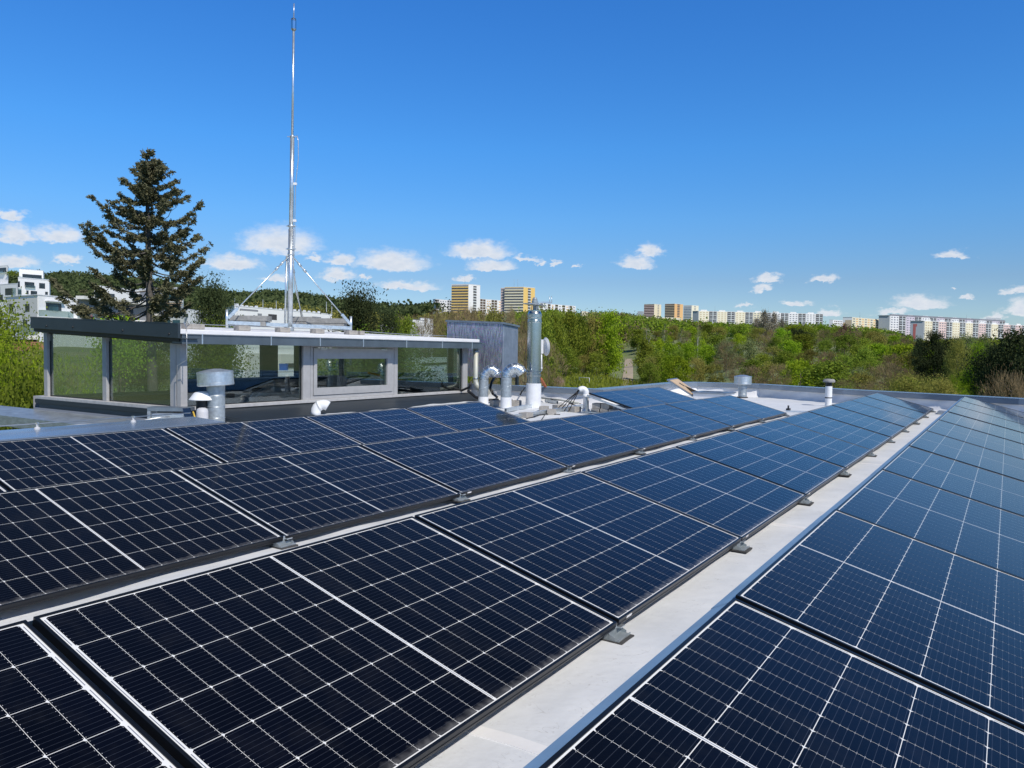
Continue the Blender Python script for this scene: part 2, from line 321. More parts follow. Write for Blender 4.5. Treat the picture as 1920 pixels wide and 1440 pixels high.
def gpos(px, d):      # ground point on the heading of px at depth d
    p = at(px, 660, d); return np.array([p[0], p[1], H(p[0], p[1])])

# ------------------------------------------------------------------ ground
def grid_ground():
    azs = sorted(set([round(x, 4) for x in np.concatenate([np.linspace(-math.pi, math.pi, 73), np.linspace(-1.5, .35, 150)])]))[:-1]
    azs = [a for a in azs if a < math.pi-1e-3]
    ds = [0.5, 6, 14, 22]+list(np.geomspace(28, 9000, 90)); vs = []; fs = []
    for d in ds:
        for a in azs:
            x = CAM[0]+d*math.sin(a); y = CAM[1]+d*math.cos(a); vs.append((x, y, H(x, y)))
    n = len(azs)
    for i in range(len(ds)-1):
        for k in range(n): fs.append((i*n+k, i*n+(k+1) % n, (i+1)*n+(k+1) % n, (i+1)*n+k))
    b = MB(); b.add(vs, [f[::-1] for f in fs], 0, True)
    M['grass'] = mat('grass_ground', (.095,.145,.040), .95, 0, .3, .09, col2=(.20,.21,.095), detail=9, bump=.4, bscale=.5)
    return tag(b.build('ground', M['grass']), 'grassy ground falling and rising round the flat-roofed building', kind='structure')
grid_ground()

yd = MB().add([(9.6,-60,-7.93),(75,-60,-7.93),(75,45,-7.93),(9.6,45,-7.93)], [(0,1,2,3)]); yd.add([(-60,-60,-7.931),(9.55,-60,-7.931),(9.55,-7.2,-7.931),(-60,-7.2,-7.931)], [(0,1,2,3)])  # unseen paving, added to bring grey into the glass and chimney reflections
tag(yd.build('reflection_paving', mat('reflection_paving_grey', (.24,.235,.22), .9, 0, .15, .2)), 'unseen pale grey paving beside the building, added for its reflection', kind='structure')
# dirt path running into the wood
pth = MB(); rows = [(738,1160,1188),(725,1163,1186),(712,1166,1187),(700,1169,1187),(690,1170,1187),(680,1171,1186),(673,1172,1185)]
pp = []
for (y, a, b_) in rows:
    p = ground_hit(a, y, 600); q = ground_hit(b_, y, 600); pp.append((p[0], p[1], H(p[0], p[1])+.09)); pp.append((q[0], q[1], H(q[0], q[1])+.09))
pth.add(pp, [(2*i, 2*i+1, 2*i+3, 2*i+2) for i in range(len(rows)-1)])
tag(pth.build('path', M['sand']), 'pale dirt path running from the meadow into the wood', kind='structure')

# ------------------------------------------------------------------ the building we stand on
ZR = -0.08
OUT = [(-5.75,-7),(9.5,-7),(9.5,17.55),(2.7,18.95),(-.8,20.4),(-3.3,21.95),(-5.3,21.75),(-5.75,21.0),(-5.5,15.75),(-13.4,15.75),(-13.4,7.42),(-9.3,7.42),(-9.3,5.7),(-5.75,5.7)]
hb = thing('flat_roofed_building', (0,8,-8), 'flat roofed building under the solar panels with white membrane and metal edged parapet', 'building')
rb = MB()
def inside(x, y):
    c = False; j = len(OUT)-1
    for i in range(len(OUT)):
        xi, yi = OUT[i]; xj, yj = OUT[j]
        if (yi > y) != (yj > y) and x < (xj-xi)*(y-yi)/(yj-yi)+xi: c = not c
        j = i
    return c
rb.add([(p[0], p[1], ZR-.03) for p in OUT], [tuple(range(len(OUT)))])
GX = np.arange(-13.5, 9.6, .12); GY = np.arange(-7.1, 22.1, .12)
def rz(x, y): return ZR+.009*math.sin(y*1.9+x*.6)*math.sin(x*2.3+1)+.006*math.sin(y*4.3+x*2)+.004*math.sin(y*9.1-x*5)
idx = {}; vs = []; fs = []
for i, x in enumerate(GX):
    for j, y in enumerate(GY):
        if all(inside(x+a*.06, y+b*.06) for a in (-1,1) for b in (-1,1)): idx[i,j] = len(vs); vs.append((x, y, rz(x, y)))
for (i, j), k in idx.items():
    if (i+1,j) in idx and (i,j+1) in idx and (i+1,j+1) in idx: fs.append((k, idx[i+1,j], idx[i+1,j+1], idx[i,j+1]))
rb.add(vs, fs, 0, True)
rb.build('roof_membrane', M['membrane'], hb)
for x0_, x1_, ys in ((-1.16,1.66,(1.9,5.4,9.1,12.7,16.2)),(-6.2,-3.4,(10.2,12.0,14.9,17.8,19.9)),(-3.0,2.6,(18.7,19.3))):
    for y_ in ys:
        sm = MB(); nn_ = int((x1_-x0_)/.06); A_ = [(x0_+(x1_-x0_)*k/nn_) for k in range(nn_+1)]
        wv = [.006*math.sin(x*9+y_)+.004*math.sin(x*23) for x in A_]
        vs = [(x, y_+wv[k], rz(x, y_)+.0035) for k, x in enumerate(A_)]+[(x, y_+.055+wv[k], rz(x, y_+.055)+.0035) for k, x in enumerate(A_)]+[(x, y_-.002+wv[k], rz(x, y_)-.003) for k, x in enumerate(A_)]
        sm.add(vs, [(k, k+1, nn_+2+k, nn_+1+k) for k in range(nn_)]+[(2*nn_+2+k, 2*nn_+3+k, k+1, k) for k in range(nn_)], 0, False); sm.build('membrane_seam', M['membrane_white'], hb)
wl = MB(); cp = MB(); up = MB(); n = len(OUT)
for i in range(n): 
    a, b_ = np.array(OUT[i]), np.array(OUT[(i+1) % n]); d = (b_-a)/np.linalg.norm(b_-a); nn = np.array([d[1], -d[0]])   # outward normal (ccw order)
    zt_ = ZR-.02 if (min(a[0],b_[0]) < -9 and max(a[1],b_[1]) < 8) or abs(a[1]-5.7)+abs(b_[1]-5.7) < .1 else ZR+.2; wl.add([(a[0],a[1],-9),(b_[0],b_[1],-9),(b_[0],b_[1],zt_),(a[0],a[1],zt_)], [(0,1,2,3)])
wl.build('facade_wall', M['grey_wall'], hb)
def parapet(pts, h=.33, wd=.34, lip=.10):
    """inner upstand of membrane with a folded metal cap, mitred at the corners"""
    pts = [np.array(p, float) for p in pts]; ns_ = []
    for i in range(len(pts)-1): d = pts[i+1]-pts[i]; d /= np.linalg.norm(d); ns_.append(np.array([-d[1], d[0]]))
    ms = [ns_[0]]+[(ns_[i]+ns_[i+1])/(1+ns_[i]@ns_[i+1]) for i in range(len(ns_)-1)]+[ns_[-1]]
    for i in range(len(pts)-1):
        a, b_, ma, mb2 = pts[i], pts[i+1], ms[i], ms[i+1]; l = np.linalg.norm(b_-a)
        for (o0, o1, z0, z1, mbx) in ((-.03, wd+.012, ZR+h, ZR+h+.024, cp), (wd, wd+.012, ZR+h-lip, ZR+h-.001, cp), (-.03, -.018, ZR+h-.16, ZR+h-.001, cp), (-.015, wd-.07, ZR-.05, ZR+h-.004, up)):
            mbx.prism([tuple(a+ma*o0), tuple(b_+mb2*o0), tuple(b_+mb2*o1), tuple(a+ma*o1)], z0, z1)
        m_ = max(2, int(l/.09)); vs = []; fs = []
        for k in range(m_+1):
            for j, z in enumerate((ZR-.01, ZR+.04, ZR+.13, ZR+.22, ZR+h-.03)):
                w1 = (.016*math.sin(k*.9+j*1.7+i)+.018*math.sin(k*.37+j*.8)*(1 if j in (1,2,3) else 0))*(0 if k in (0, m_) else 1)
                o = wd-.03+(0.09 if j == 0 else .03 if j == 1 else 0)+w1; pA, pB = a+ma*o, b_+mb2*o; p = pA+(pB-pA)*k/m_
                vs.append((p[0], p[1], z))
        for k in range(m_):
            for j in range(4): q = k*5+j; fs.append((q, q+5, q+6, q+1))
        up.add(vs, fs, 0, True)
parapet([(9.5,-7),(9.5,17.55),(2.7,18.95),(-.8,20.4),(-3.3,21.95),(-5.3,21.75),(-5.75,21.0),(-5.5,15.75),(-13.4,15.75)])
# low broad cap along the left edge, just behind the rear panel row
lc = MB()
lc.prism([(-5.95,-7.2),(-5.35,-7.2),(-5.35,5.75),(-5.95,5.75)], .205, lambda p: .225 if p[0] > -5.5 else .252)
lc.prism([(-5.345,-7.2),(-5.33,-7.2),(-5.33,5.75),(-5.345,5.75)], .09, .222)
lc.prism([(-5.975,-7.2),(-5.955,-7.2),(-5.955,5.75),(-5.975,5.75)], -.12, .25)
cap = cp.build('parapet_cap', M['cap'], hb); lc.build('parapet_cap', M['cap'], hb); up.build('membrane_upstand', M['membrane_white'], hb)
ub = MB().box((-5.9,-7.1,ZR-.02), (-5.36,5.72,.20)); ub.build('parapet_wall', M['membrane_white'], hb)

# ------------------------------------------------------------------ solar panels
TILT = 0.26393; PW, PL, PP = 1.134, 1.722, 1.74273
PC, PS = math.cos(TILT), math.sin(TILT)
def cellmat():
    mt = bpy.data.materials.new('solar_cell'); mt.use_nodes = True; t = mt.node_tree; n = t.nodes; l = t.links; b = n['Principled BSDF']
    tc = n.new('ShaderNodeTexCoord'); sp = n.new('ShaderNodeSeparateXYZ'); l.new(tc.outputs['Object'], sp.inputs[0])
    def mm(op, a, b_=None, c=None):
        q = n.new('ShaderNodeMath'); q.operation = op
        for i, v in enumerate((a, b_, c)):
            if v is None: continue
            if isinstance(v, (int, float)): q.inputs[i].default_value = v
            else: l.new(v, q.inputs[i])
        return q.outputs[0]
    u = mm('DIVIDE', mm('SUBTRACT', sp.outputs[0], 0.016), 0.18400)
    fr = mm('FRACT', mm('MULTIPLY', u, 10.0)); line = mm('LESS_THAN', mm('ABSOLUTE', mm('SUBTRACT', fr, 0.5)), 0.032)
    # solder dots where a busbar meets the edge of a half cell
    v = mm('FRACT', mm('DIVIDE', mm('SUBTRACT', mm('ABSOLUTE', mm('SUBTRACT', sp.outputs[1], 0.861)), 0.0066-.00075), 0.0922)); edge = mm('LESS_THAN', mm('ABSOLUTE', mm('SUBTRACT', mm('ABSOLUTE', mm('SUBTRACT', v, 0.5)), .452)), 0.009)
    dot = mm('MULTIPLY', edge, mm('LESS_THAN', mm('ABSOLUTE', mm('SUBTRACT', fr, 0.5)), 0.055))
    no = n.new('ShaderNodeTexNoise'); no.inputs['Scale'].default_value = 2.2; no.inputs['Detail'].default_value = 3
    oi = n.new('ShaderNodeObjectInfo'); va = n.new('ShaderNodeVectorMath'); va.operation = 'ADD'; l.new(tc.outputs['Object'], va.inputs[0])
    cx = n.new('ShaderNodeCombineXYZ'); l.new(mm('MULTIPLY', oi.outputs['Random'], 60.0), cx.inputs[0]); l.new(cx.outputs[0], va.inputs[1]); l.new(va.outputs[0], no.inputs['Vector'])
    g = n.new('ShaderNodeNewGeometry')
    c1 = n.new('ShaderNodeMix'); c1.data_type = 'RGBA'; c1.inputs[6].default_value = (.0015,.0020,.0048,1); c1.inputs[7].default_value = (.0024,.0034,.0090,1)
    l.new(mm('MULTIPLY_ADD', g.outputs['Random Per Island'], .5, mm('MULTIPLY', no.outputs[0], .5)), c1.inputs[0])
    c2 = n.new('ShaderNodeMix'); c2.data_type = 'RGBA'; l.new(mm('MULTIPLY', line, .26), c2.inputs[0]); l.new(c1.outputs[2], c2.inputs[6]); c2.inputs[7].default_value = (.10,.12,.16,1)
    c3 = n.new('ShaderNodeMix'); c3.data_type = 'RGBA'; l.new(dot, c3.inputs[0]); l.new(c2.outputs[2], c3.inputs[6]); c3.inputs[7].default_value = (.50,.50,.52,1)
    # dried dust left by rain along the lower edge
    dn = n.new('ShaderNodeTexNoise'); dn.inputs['Scale'].default_value = 26; dn.inputs['Detail'].default_value = 6; l.new(va.outputs[0], dn.inputs['Vector'])
    de = n.new('ShaderNodeMapRange'); de.inputs[1].default_value = 1.088; de.inputs[2].default_value = 1.116; l.new(mm('ADD', sp.outputs[0], mm('MULTIPLY', mm('SUBTRACT', dn.outputs[0], .5), .05)), de.inputs[0])
    c4 = n.new('ShaderNodeMix'); c4.data_type = 'RGBA'; l.new(mm('MULTIPLY', de.outputs[0], mm('MULTIPLY', dn.outputs[0], .55)), c4.inputs[0]); l.new(c3.outputs[2], c4.inputs[6]); c4.inputs[7].default_value = (.25,.25,.25,1)
    # faint overall film of dust
    ds = n.new('ShaderNodeTexNoise'); ds.inputs['Scale'].default_value = 5; ds.inputs['Detail'].default_value = 8; ds.inputs['Roughness'].default_value = .7; l.new(va.outputs[0], ds.inputs['Vector'])
    dr = n.new('ShaderNodeMapRange'); dr.inputs[1].default_value = .5; dr.inputs[2].default_value = .75; dr.inputs[3].default_value = 0; dr.inputs[4].default_value = .016; l.new(ds.outputs[0], dr.inputs[0])
    c5 = n.new('ShaderNodeMix'); c5.data_type = 'RGBA'; l.new(dr.outputs[0], c5.inputs[0]); l.new(c4.outputs[2], c5.inputs[6]); c5.inputs[7].default_value = (.4,.4,.38,1)
    vo_ = n.new('ShaderNodeTexVoronoi'); vo_.inputs['Scale'].default_value = 7; l.new(va.outputs[0], vo_.inputs['Vector']); sx = n.new('ShaderNodeSeparateXYZ'); l.new(vo_.outputs['Color'], sx.inputs[0])
    spk = mm('MULTIPLY', mm('LESS_THAN', vo_.outputs['Distance'], mm('MULTIPLY_ADD', sx.outputs[1], .05, .012)), mm('GREATER_THAN', sx.outputs[0], .955))
    c6 = n.new('ShaderNodeMix'); c6.data_type = 'RGBA'; l.new(mm('MULTIPLY', spk, .5), c6.inputs[0]); l.new(c5.outputs[2], c6.inputs[6]); c6.inputs[7].default_value = (.5,.5,.46,1)
    l.new(c6.outputs[2], b.inputs['Base Color'])
    b.inputs['Sheen Weight'].default_value = .30; b.inputs['Sheen Roughness'].default_value = .27; b.inputs['Sheen Tint'].default_value = (1,.93,.84,1); b.inputs['Specular Tint'].default_value = (1,.91,.83,1)
    b.inputs['Roughness'].default_value = .07; b.inputs['IOR'].default_value = 1.27; b.inputs['Specular IOR Level'].default_value = .5
    return mt
M['cell'] = cellmat()
M['backsheet'] = mat('backsheet', (.74,.75,.74), .10, 0, .02, 5); M['backsheet'].node_tree.nodes['Principled BSDF'].inputs['IOR'].default_value = 1.27
M['ribbon'] = mat('cell_ribbon', (.16,.18,.24), .12, 0, .05, 5)
M['label_white'] = mat('white_label', (.8,.8,.8), .5, 0, .02, 5)

def panel_proto():
    root = thing('solar_panel', (0,0,0), 'x', 'solar panel')
    fr = MB(); T = .011; D = .030
    x1, y1 = PW, PL
    outer = [(0,0),(x1,0),(x1,y1),(0,y1)]; inner = [(T,T),(x1-T,T),(x1-T,y1-T),(T,y1-T)]
    vs = [(x,y,0) for x,y in outer]+[(x,y,0) for x,y in inner]+[(x,y,-.004) for x,y in inner]+[(x,y,-D) for x,y in outer]+[(x,y,-D) for x,y in [(.022,.022),(x1-.022,.022),(x1-.022,y1-.022),(.022,y1-.022)]]
    fs = []
    for k in range(4):
        k2 = (k+1) % 4
        fs += [(k,k2,4+k2,4+k),(4+k,4+k2,8+k2,8+k),(12+k,12+k2,k2,k),(16+k,16+k2,12+k2,12+k)]
    fr.add(vs, fs)
    # shallow groove along the outer side of the frame, as extruded profiles have
    fr.box((x1-.0005, .002, -.019), (x1+.0018, y1-.002, -.0215)); fr.box((-.0018, .002, -.019), (.0005, y1-.002, -.0215))
    fr.build('frame', M['frame'], root, bevel=.0012)
    g = MB(); g.box((T-.002,T-.002,-.0105), (x1-T+.002,y1-T+.002,-.0040), 0)
    z = -.0036; mx = 0.016; CW, CG = .1818, .0021; CH = .0907; HG = .0015; cen = PL/2; ch = .0065
    for half in (0, 1):
        for j in range(9):
            if half == 0: ya = cen-.0066-(j+1)*CH-j*HG; yb = ya+CH
            else: ya = cen+.0066+j*(CH+HG); yb = ya+CH
            for i in range(6):
                xa = mx+i*(CW+CG); xb = xa+CW
                if half == 0: pts = [(xa+ch,ya),(xb-ch,ya),(xb,ya+ch),(xb,yb),(xa,yb),(xa,ya+ch)]
                else: pts = [(xa,ya),(xb,ya),(xb,yb-ch),(xb-ch,yb),(xa+ch,yb),(xa,yb-ch)]
                g.add([(x,y,z) for x,y in pts], [tuple(range(6))], 1)
    for (yc, n_, wd) in ((cen, 3, .0022), (.0185, 6, .0025), (PL-.0185, 6, .0025)):
        for k in range(n_):
            w_ = (PW-2*mx)/n_; a = mx+k*w_+.012; b_ = mx+(k+1)*w_-.012
            g.add([(a,yc-wd/2,z),(b_,yc-wd/2,z),(b_,yc+wd/2,z),(a,yc+wd/2,z)], [(0,1,2,3)], 2)
    g.build('glass_face', [M['backsheet'], M['cell'], M['ribbon']], root)
    return root
PAN = panel_proto(); KIDS[PAN.name] = list(COL.objects)[-2:]
PROTO_KIDS = [o for o in COL.objects if o.parent == PAN]; KIDS['solar_panel'] = PROTO_KIDS
first = [True]
ORD = ['nearest','second','third','fourth','fifth','sixth','seventh','eighth','ninth','tenth','eleventh','twelfth','thirteenth']
ROWS = {  # name: X of upper edge, y0, first, last index, dz, phrase
 'C': (1.66753, 2.51894, -3, 9, .00326, 'row right of the wide white aisle'),
 'B': (0.0, 1.10992, -2, 10, 0, 'row left of the wide white aisle'),
 'A': (-2.25245, 3.05806, -2, 7, -.01227, 'second row left of the wide aisle, ending near the squat round vent'),
 'Z': (-4.34019, 4.32643, -3, 3, .03001, 'rearmost row in front of the glass cabin'),
 'Y': (-4.34019, 13.15043, 0, 2, .03001, 'short two-panel row beside the open skylight')}
GRP = {'C':'solar panels right of the aisle','B':'solar panels left of the aisle','A':'solar panels of the third row','Z':'solar panels in front of the glass cabin','Y':'solar panels beside the skylight'}
def copy_panel():
    c = PAN.copy(); COL.objects.link(c)
    for k in PROTO_KIDS: q = k.copy(); COL.objects.link(q); q.parent = c
    return c
stick = MB().box((PW+.0005, .075, -.016), (PW+.0022, .125, -.006))
def place_row(key):
    X, y0, a, b_, dz, ph = ROWS[key]
    for i in range(a, b_):
        o = PAN if first[0] else copy_panel(); first[0] = False
        o.location = (X, y0+PP*i+.0104, PS*PW+dz+.002*math.sin(i*2.1+X))
        o.rotation_euler = (random.gauss(0, .0006), TILT+random.gauss(0, .0010), 0)
        k = i-a
        last = ' (the last one)' if i == b_-1 else ''
        o['label'] = ('black framed navy solar panel, %s from the camera in the %s%s' % (ORD[k], ph, last)) if key != 'Y' else 'black framed solar panel of the pair beside the open skylight, '+('nearer the white elbow pipe' if k == 0 else 'nearer the skylight')
        words = o['label'].split()
        o['label'] = ' '.join(words[:16]); o['group'] = GRP[key]
        if key in 'BA' and i > 0:
            s_ = stick.build('label_sticker', M['label_white']); s_.parent = o
            s_.data.name = 'label_sticker'
PH = {'C':'right of the white aisle','B':'left of the white aisle','A':'with the squat vent behind it','Z':'in front of the glass cabin'}
for k_ in ROWS: 
    if k_ in PH: ROWS[k_] = ROWS[k_][:5]+('row '+PH[k_],)
for key in 'CBAZY': place_row(key)

# ---- feet under the low edge at every joint; rear sheet behind every row
def make_mount():
    r = thing('panel_mount', (0,0,0), 'x', 'mount')
    p = MB(); p.box((-.075,-.062,0), (.034,.062,.010)); p.build('rubber_pad', M['rubber'], r, bevel=.002)
    p = MB(); p.box((-.070,-.056,.0105), (.018,.056,.0145)); p.box((.015,-.056,.0145), (.019,.056,.020)); p.box((-.03,-.056,.0145), (-.026,.056,.044))
    for s in (-1, 1): p.prism([(-.05, s*.056), (.0, s*.056), (.0, s*.053), (-.05, s*.053)], .0147, lambda q: .046 if q[0] < 0 else .024)
    p.build('bracket', M['galv_dull'], r)
    p = MB(); p.box((-.030,-.012,.044), (-.022,.012,.064)); p.box((-.026,.010,.044),(-.004,.050,.049))
    p.build('clamp', M['galv'], r)
    p = MB(); p.box((-1.25,-.022,.012), (-.080,.022,.034)); p.build('base_rail', M['galv_dull'], r)
    p = MB(); p.box((-1.165,-.02,.036), (-1.135,.02,.315)); p.build('rear_post', M['galv_dull'], r)
    return r
MNT = make_mount(); mk = [o for o in COL.objects if o.parent == MNT]; fm = [True]
def place_mounts(key, ph):
    X, y0, a, b_, dz, _ = ROWS[key]
    for i in range(a, b_+1):
        if fm[0]: o = MNT; fm[0] = False
        else:
            o = MNT.copy(); COL.objects.link(o)
            for k in mk: q = k.copy(); COL.objects.link(q); q.parent = o
        o.location = (X+PC*PW+.012, y0+PP*i, ZR+.004)
        o['label'] = 'aluminium panel foot, %s from the camera under the %s' % (ORD[min(i-a, 12)] if i-a < 13 else 'last', ph)
        o['group'] = 'panel feet under the '+ph
place_mounts('B', 'row left of the aisle'); place_mounts('A', 'third row'); place_mounts('Z', 'rearmost row'); place_mounts('Y', 'two-panel row'); place_mounts('C', 'row right of the aisle')
M['deflector'] = mat('deflector_sky_tint', (.27,.43,.60), .5, .1, .12, 5, .03, 12)  # blue base colour stands in for sky reflected by the metal
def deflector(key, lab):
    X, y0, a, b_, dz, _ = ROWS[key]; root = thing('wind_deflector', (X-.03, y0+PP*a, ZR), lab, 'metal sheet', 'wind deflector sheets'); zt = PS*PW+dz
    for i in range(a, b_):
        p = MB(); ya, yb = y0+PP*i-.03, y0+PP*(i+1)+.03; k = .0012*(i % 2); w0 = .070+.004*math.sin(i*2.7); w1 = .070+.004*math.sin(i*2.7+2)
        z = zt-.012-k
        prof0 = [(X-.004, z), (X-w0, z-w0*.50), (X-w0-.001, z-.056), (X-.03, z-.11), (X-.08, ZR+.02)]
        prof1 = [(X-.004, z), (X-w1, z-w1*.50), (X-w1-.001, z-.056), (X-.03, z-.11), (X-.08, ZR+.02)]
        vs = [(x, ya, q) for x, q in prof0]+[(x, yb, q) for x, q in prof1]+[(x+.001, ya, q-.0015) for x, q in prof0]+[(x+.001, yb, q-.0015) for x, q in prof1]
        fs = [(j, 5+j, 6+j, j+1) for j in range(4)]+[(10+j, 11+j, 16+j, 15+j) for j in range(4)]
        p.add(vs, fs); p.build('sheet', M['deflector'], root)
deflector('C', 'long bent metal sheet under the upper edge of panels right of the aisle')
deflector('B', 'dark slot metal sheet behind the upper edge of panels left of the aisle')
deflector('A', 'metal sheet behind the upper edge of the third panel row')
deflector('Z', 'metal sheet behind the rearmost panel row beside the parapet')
# sloping end rail and ballast under the short pair
X, y0, a, b_, dz, _ = ROWS['Y']; zt = PS*PW+dz
p = MB(); p.bar((X-.02, y0-.03, zt-.055), (X+PC*PW, y0-.03, -.045), .03, .035)
tag(p.build('sloping_rail', M['galv'], None, (X, y0, zt)), 'galvanised sloping rail along the near end of the two-panel row', 'rail')
lab_b = ['concrete block at the front of the row under the two-panel pair','concrete block second in the row under the two-panel pair','concrete block third in the row under the two-panel pair','concrete block fourth in the row under the two-panel pair','concrete block at the back end under the two-panel pair','upper concrete block stacked at the rear under the two-panel pair','upper concrete block stacked second under the two-panel pair']
def block(c, s, rz_, lab, grp, mt='concrete'):
    b = MB(); a = np.array([math.cos(rz_), math.sin(rz_), 0]); q = np.array([-math.sin(rz_), math.cos(rz_), 0])
    b.obox(np.array(c)+np.array([0,0,s[2]/2]), a*s[0]/2, q*s[1]/2, np.array([0,0,s[2]/2]))
    return tag(b.build('concrete_block', M[mt], None, c, bevel=.006), lab, 'concrete block', grp)
k = 0
for i in range(5):
    block((X+.10+i*.185, y0+.17, ZR), (.165, .20, .10), .02*(i % 3), lab_b[k], 'ballast blocks under the pair'); k += 1
for i in range(2):
    block((X+.12+i*.185, y0+.17, ZR+.102), (.165, .20, .10), .03*i, lab_b[k], 'ballast blocks under the pair'); k += 1

# ------------------------------------------------------------------ glass cabin on the roof
XF, Y0, Y1, XB = -8.80, 7.50, 15.35, -13.20
cab = thing('glass_cabin', (-11, 11.4, ZR), 'long glazed rooftop cabin with dark fascia, grey gutter and hopper window', 'cabin')
def Yf(px): return onx(px, 700, XF)[1]
def Xl(px): return ony(px, 700, Y0)[0]
def Zf(px, py): return onx(px, py, XF)[2]
def Zl(px, py): return ony(px, py, Y0)[2]
ZS = .125   # top of sill
def roofz(p): return 1.375+(-8.45-p[0])*.040
# roof slab: white membrane on a thin dark edge
s_ = MB(); s_.prism([(-8.46,Y0-.26),(-8.46,Y1-.02),(-13.12,Y1-.02),(-13.12,Y0-.26)], lambda p: roofz(p)-.075, roofz, 0)
s_.build('roof_slab', M['membrane_white'], cab, bevel=.012)
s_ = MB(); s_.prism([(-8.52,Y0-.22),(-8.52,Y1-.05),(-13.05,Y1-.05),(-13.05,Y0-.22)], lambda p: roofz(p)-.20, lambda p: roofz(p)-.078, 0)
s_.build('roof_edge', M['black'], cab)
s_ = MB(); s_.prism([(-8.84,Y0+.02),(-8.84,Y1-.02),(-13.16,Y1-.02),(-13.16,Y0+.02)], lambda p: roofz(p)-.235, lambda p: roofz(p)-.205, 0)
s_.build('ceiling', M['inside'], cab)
# charcoal fascia along the left side, two sheets with a joint
YFa = 7.20
def fas(xa, xb):
    b = MB(); f0 = lambda p: 1.235+(-8.43-p[0])*.0395; f1 = lambda p: 1.460+(-8.43-p[0])*.0345
    b.prism([(xa,YFa),(xb,YFa),(xb,YFa+.045),(xa,YFa+.045)], f0, f1)
    b.prism([(xa,YFa-.006),(xb,YFa-.006),(xb,YFa+.10),(xa,YFa+.10)], lambda p: f1(p)+.001, lambda p: f1(p)+.012)
    return b
xj = ony(138, 610, YFa)[0]
fo = fas(-13.0, xj-.003).build('fascia', M['charcoal'], cab); fo2 = fas(xj+.003, -8.43).build('fascia', M['charcoal'], cab)
for px, py in ((87,611),(136.5,613),(230,619.5),(317,626)):
    p = ony(px, py, YFa); s_ = MB().lathe([(0,.012),(.016,.010),(.02,0)], (p[0], p[1]-.002, p[2]), 10, axis=(0,-1,0)); s_.build('screw', M['black'], cab)
s_ = MB(); s_.prism([(-8.43,YFa+.05),(-13.0,YFa+.05),(-13.0,Y0+.06),(-8.43,Y0+.06)], lambda p: 1.225+(-8.43-p[0])*.0395, lambda p: 1.235+(-8.43-p[0])*.0395); s_.build('soffit', M['charcoal'], cab)
# beam over the left side glass
s_ = MB(); s_.prism([(XF-.02,Y0-.05),(XB-.15,Y0-.05),(XB-.15,Y0+.08),(XF-.02,Y0+.08)], lambda p: 1.150+(-8.8-p[0])*.0445, lambda p: 1.215+(-8.43-p[0])*.0395); s_.build('beam', M['charcoal'], cab)
# gutter along the front with straps, and the downpipe at its far end
g = MB(); y_a, y_b = Y0-.20, Y1+.09
for (x0,x1,z0,z1) in ((-8.72,-8.48,1.150,1.158),(-8.482,-8.474,1.150,1.290),(-8.728,-8.72,1.150,1.31),(-8.484,-8.462,1.288,1.300)): g.box((x0,y_a,z0),(x1,y_b,z1))
g.box((-8.72,y_a,1.15),(-8.48,y_a+.006,1.29)); g.box((-8.72,y_b-.006,1.15),(-8.48,y_b,1.29))
gu = g.build('gutter', M['gutter'], cab)
for px in (379,508,600,681,762,829,885):
    y = Yf(px)*0+onx(px, 645, -8.47)[1]; b = MB(); b.box((-8.470,y-.012,1.148),(-8.461,y+.012,1.318)); b.box((-8.56,y-.012,1.303),(-8.462,y+.012,1.309)); b.build('gutter_strap', M['galv'], gu)
ycnr = Y0-.0
# posts, sills
def post_front(a, b_, z0=ZS, z1=1.30, m='post', d=.10):
    MB().box((XF-d, Yf(a), z0), (XF+.012, Yf(b_), z1)).build('post', M[m], cab, bevel=.004)
for a, b_ in ((342.5,350),(568,581),(738.5,745),(868,876)): post_front(a, b_)
for a, b_ in ((83.5,90),(193,200.5),(320,331)):
    MB().box((Xl(a), Y0-.012, ZS), (Xl(b_), Y0+.10, 1.36 if a < 200 else 1.2)).build('post', M['post'], cab, bevel=.004)
MB().box((XF-.10,Y0-.02,ZS),(XF+.02,Y0+.10,1.30)).build('corner_post', M['post'], cab, bevel=.004)
MB().box((XF-.06,Y0-.08,ZS-.055),(XF+.075,Y1+.02,ZS)).build('sill', M['sill'], cab, bevel=.004)
MB().box((XB-.10,Y0-.085,ZS-.058),(XF-.065,Y0+.05,ZS-.001)).build('sill', M['sill'], cab, bevel=.004)
MB().box((XF-.06,Y0-.04,ZR-.03),(XF+.035,Y1-.02,ZS-.058)).build('base_wall', M['base'], cab)
MB().box((XB-.05,Y0-.045,-.75),(XF-.065,Y0+.03,ZS-.060)).build('base_wall', M['base_side'], cab)
MB().box((XB-.10,Y0-.10,ZS-.13),(XF-.07,Y0-.046,ZS-.0585)).build('drip_edge', M['base'], cab)
b = MB(); b.add([(-8.16,Y1-.25,ZR-.02),(-7.62,Y0+.35,ZR-.02),(XF+.036,Y0+.30,ZR-.02),(XF+.036,Y1-.02,ZR-.02),(-8.20,Y1-.25,ZR+.018),(-7.75,Y0+.45,ZR+.02),(XF+.036,Y0+.30,ZS-.062),(XF+.036,Y1-.02,ZS-.062)],
  [(3,2,1,0),(4,5,6,7),(0,1,5,4),(1,2,6,5),(2,3,7,6),(3,0,4,7)]); b.build('base_apron', M['base'], cab)
# galvanised flashing near the corner
MB().box((XF-.064,Y0-.5+.41,ZR),(XF+.075,Y0+.12,ZS-.06)).build('flashing', M['black'], cab)
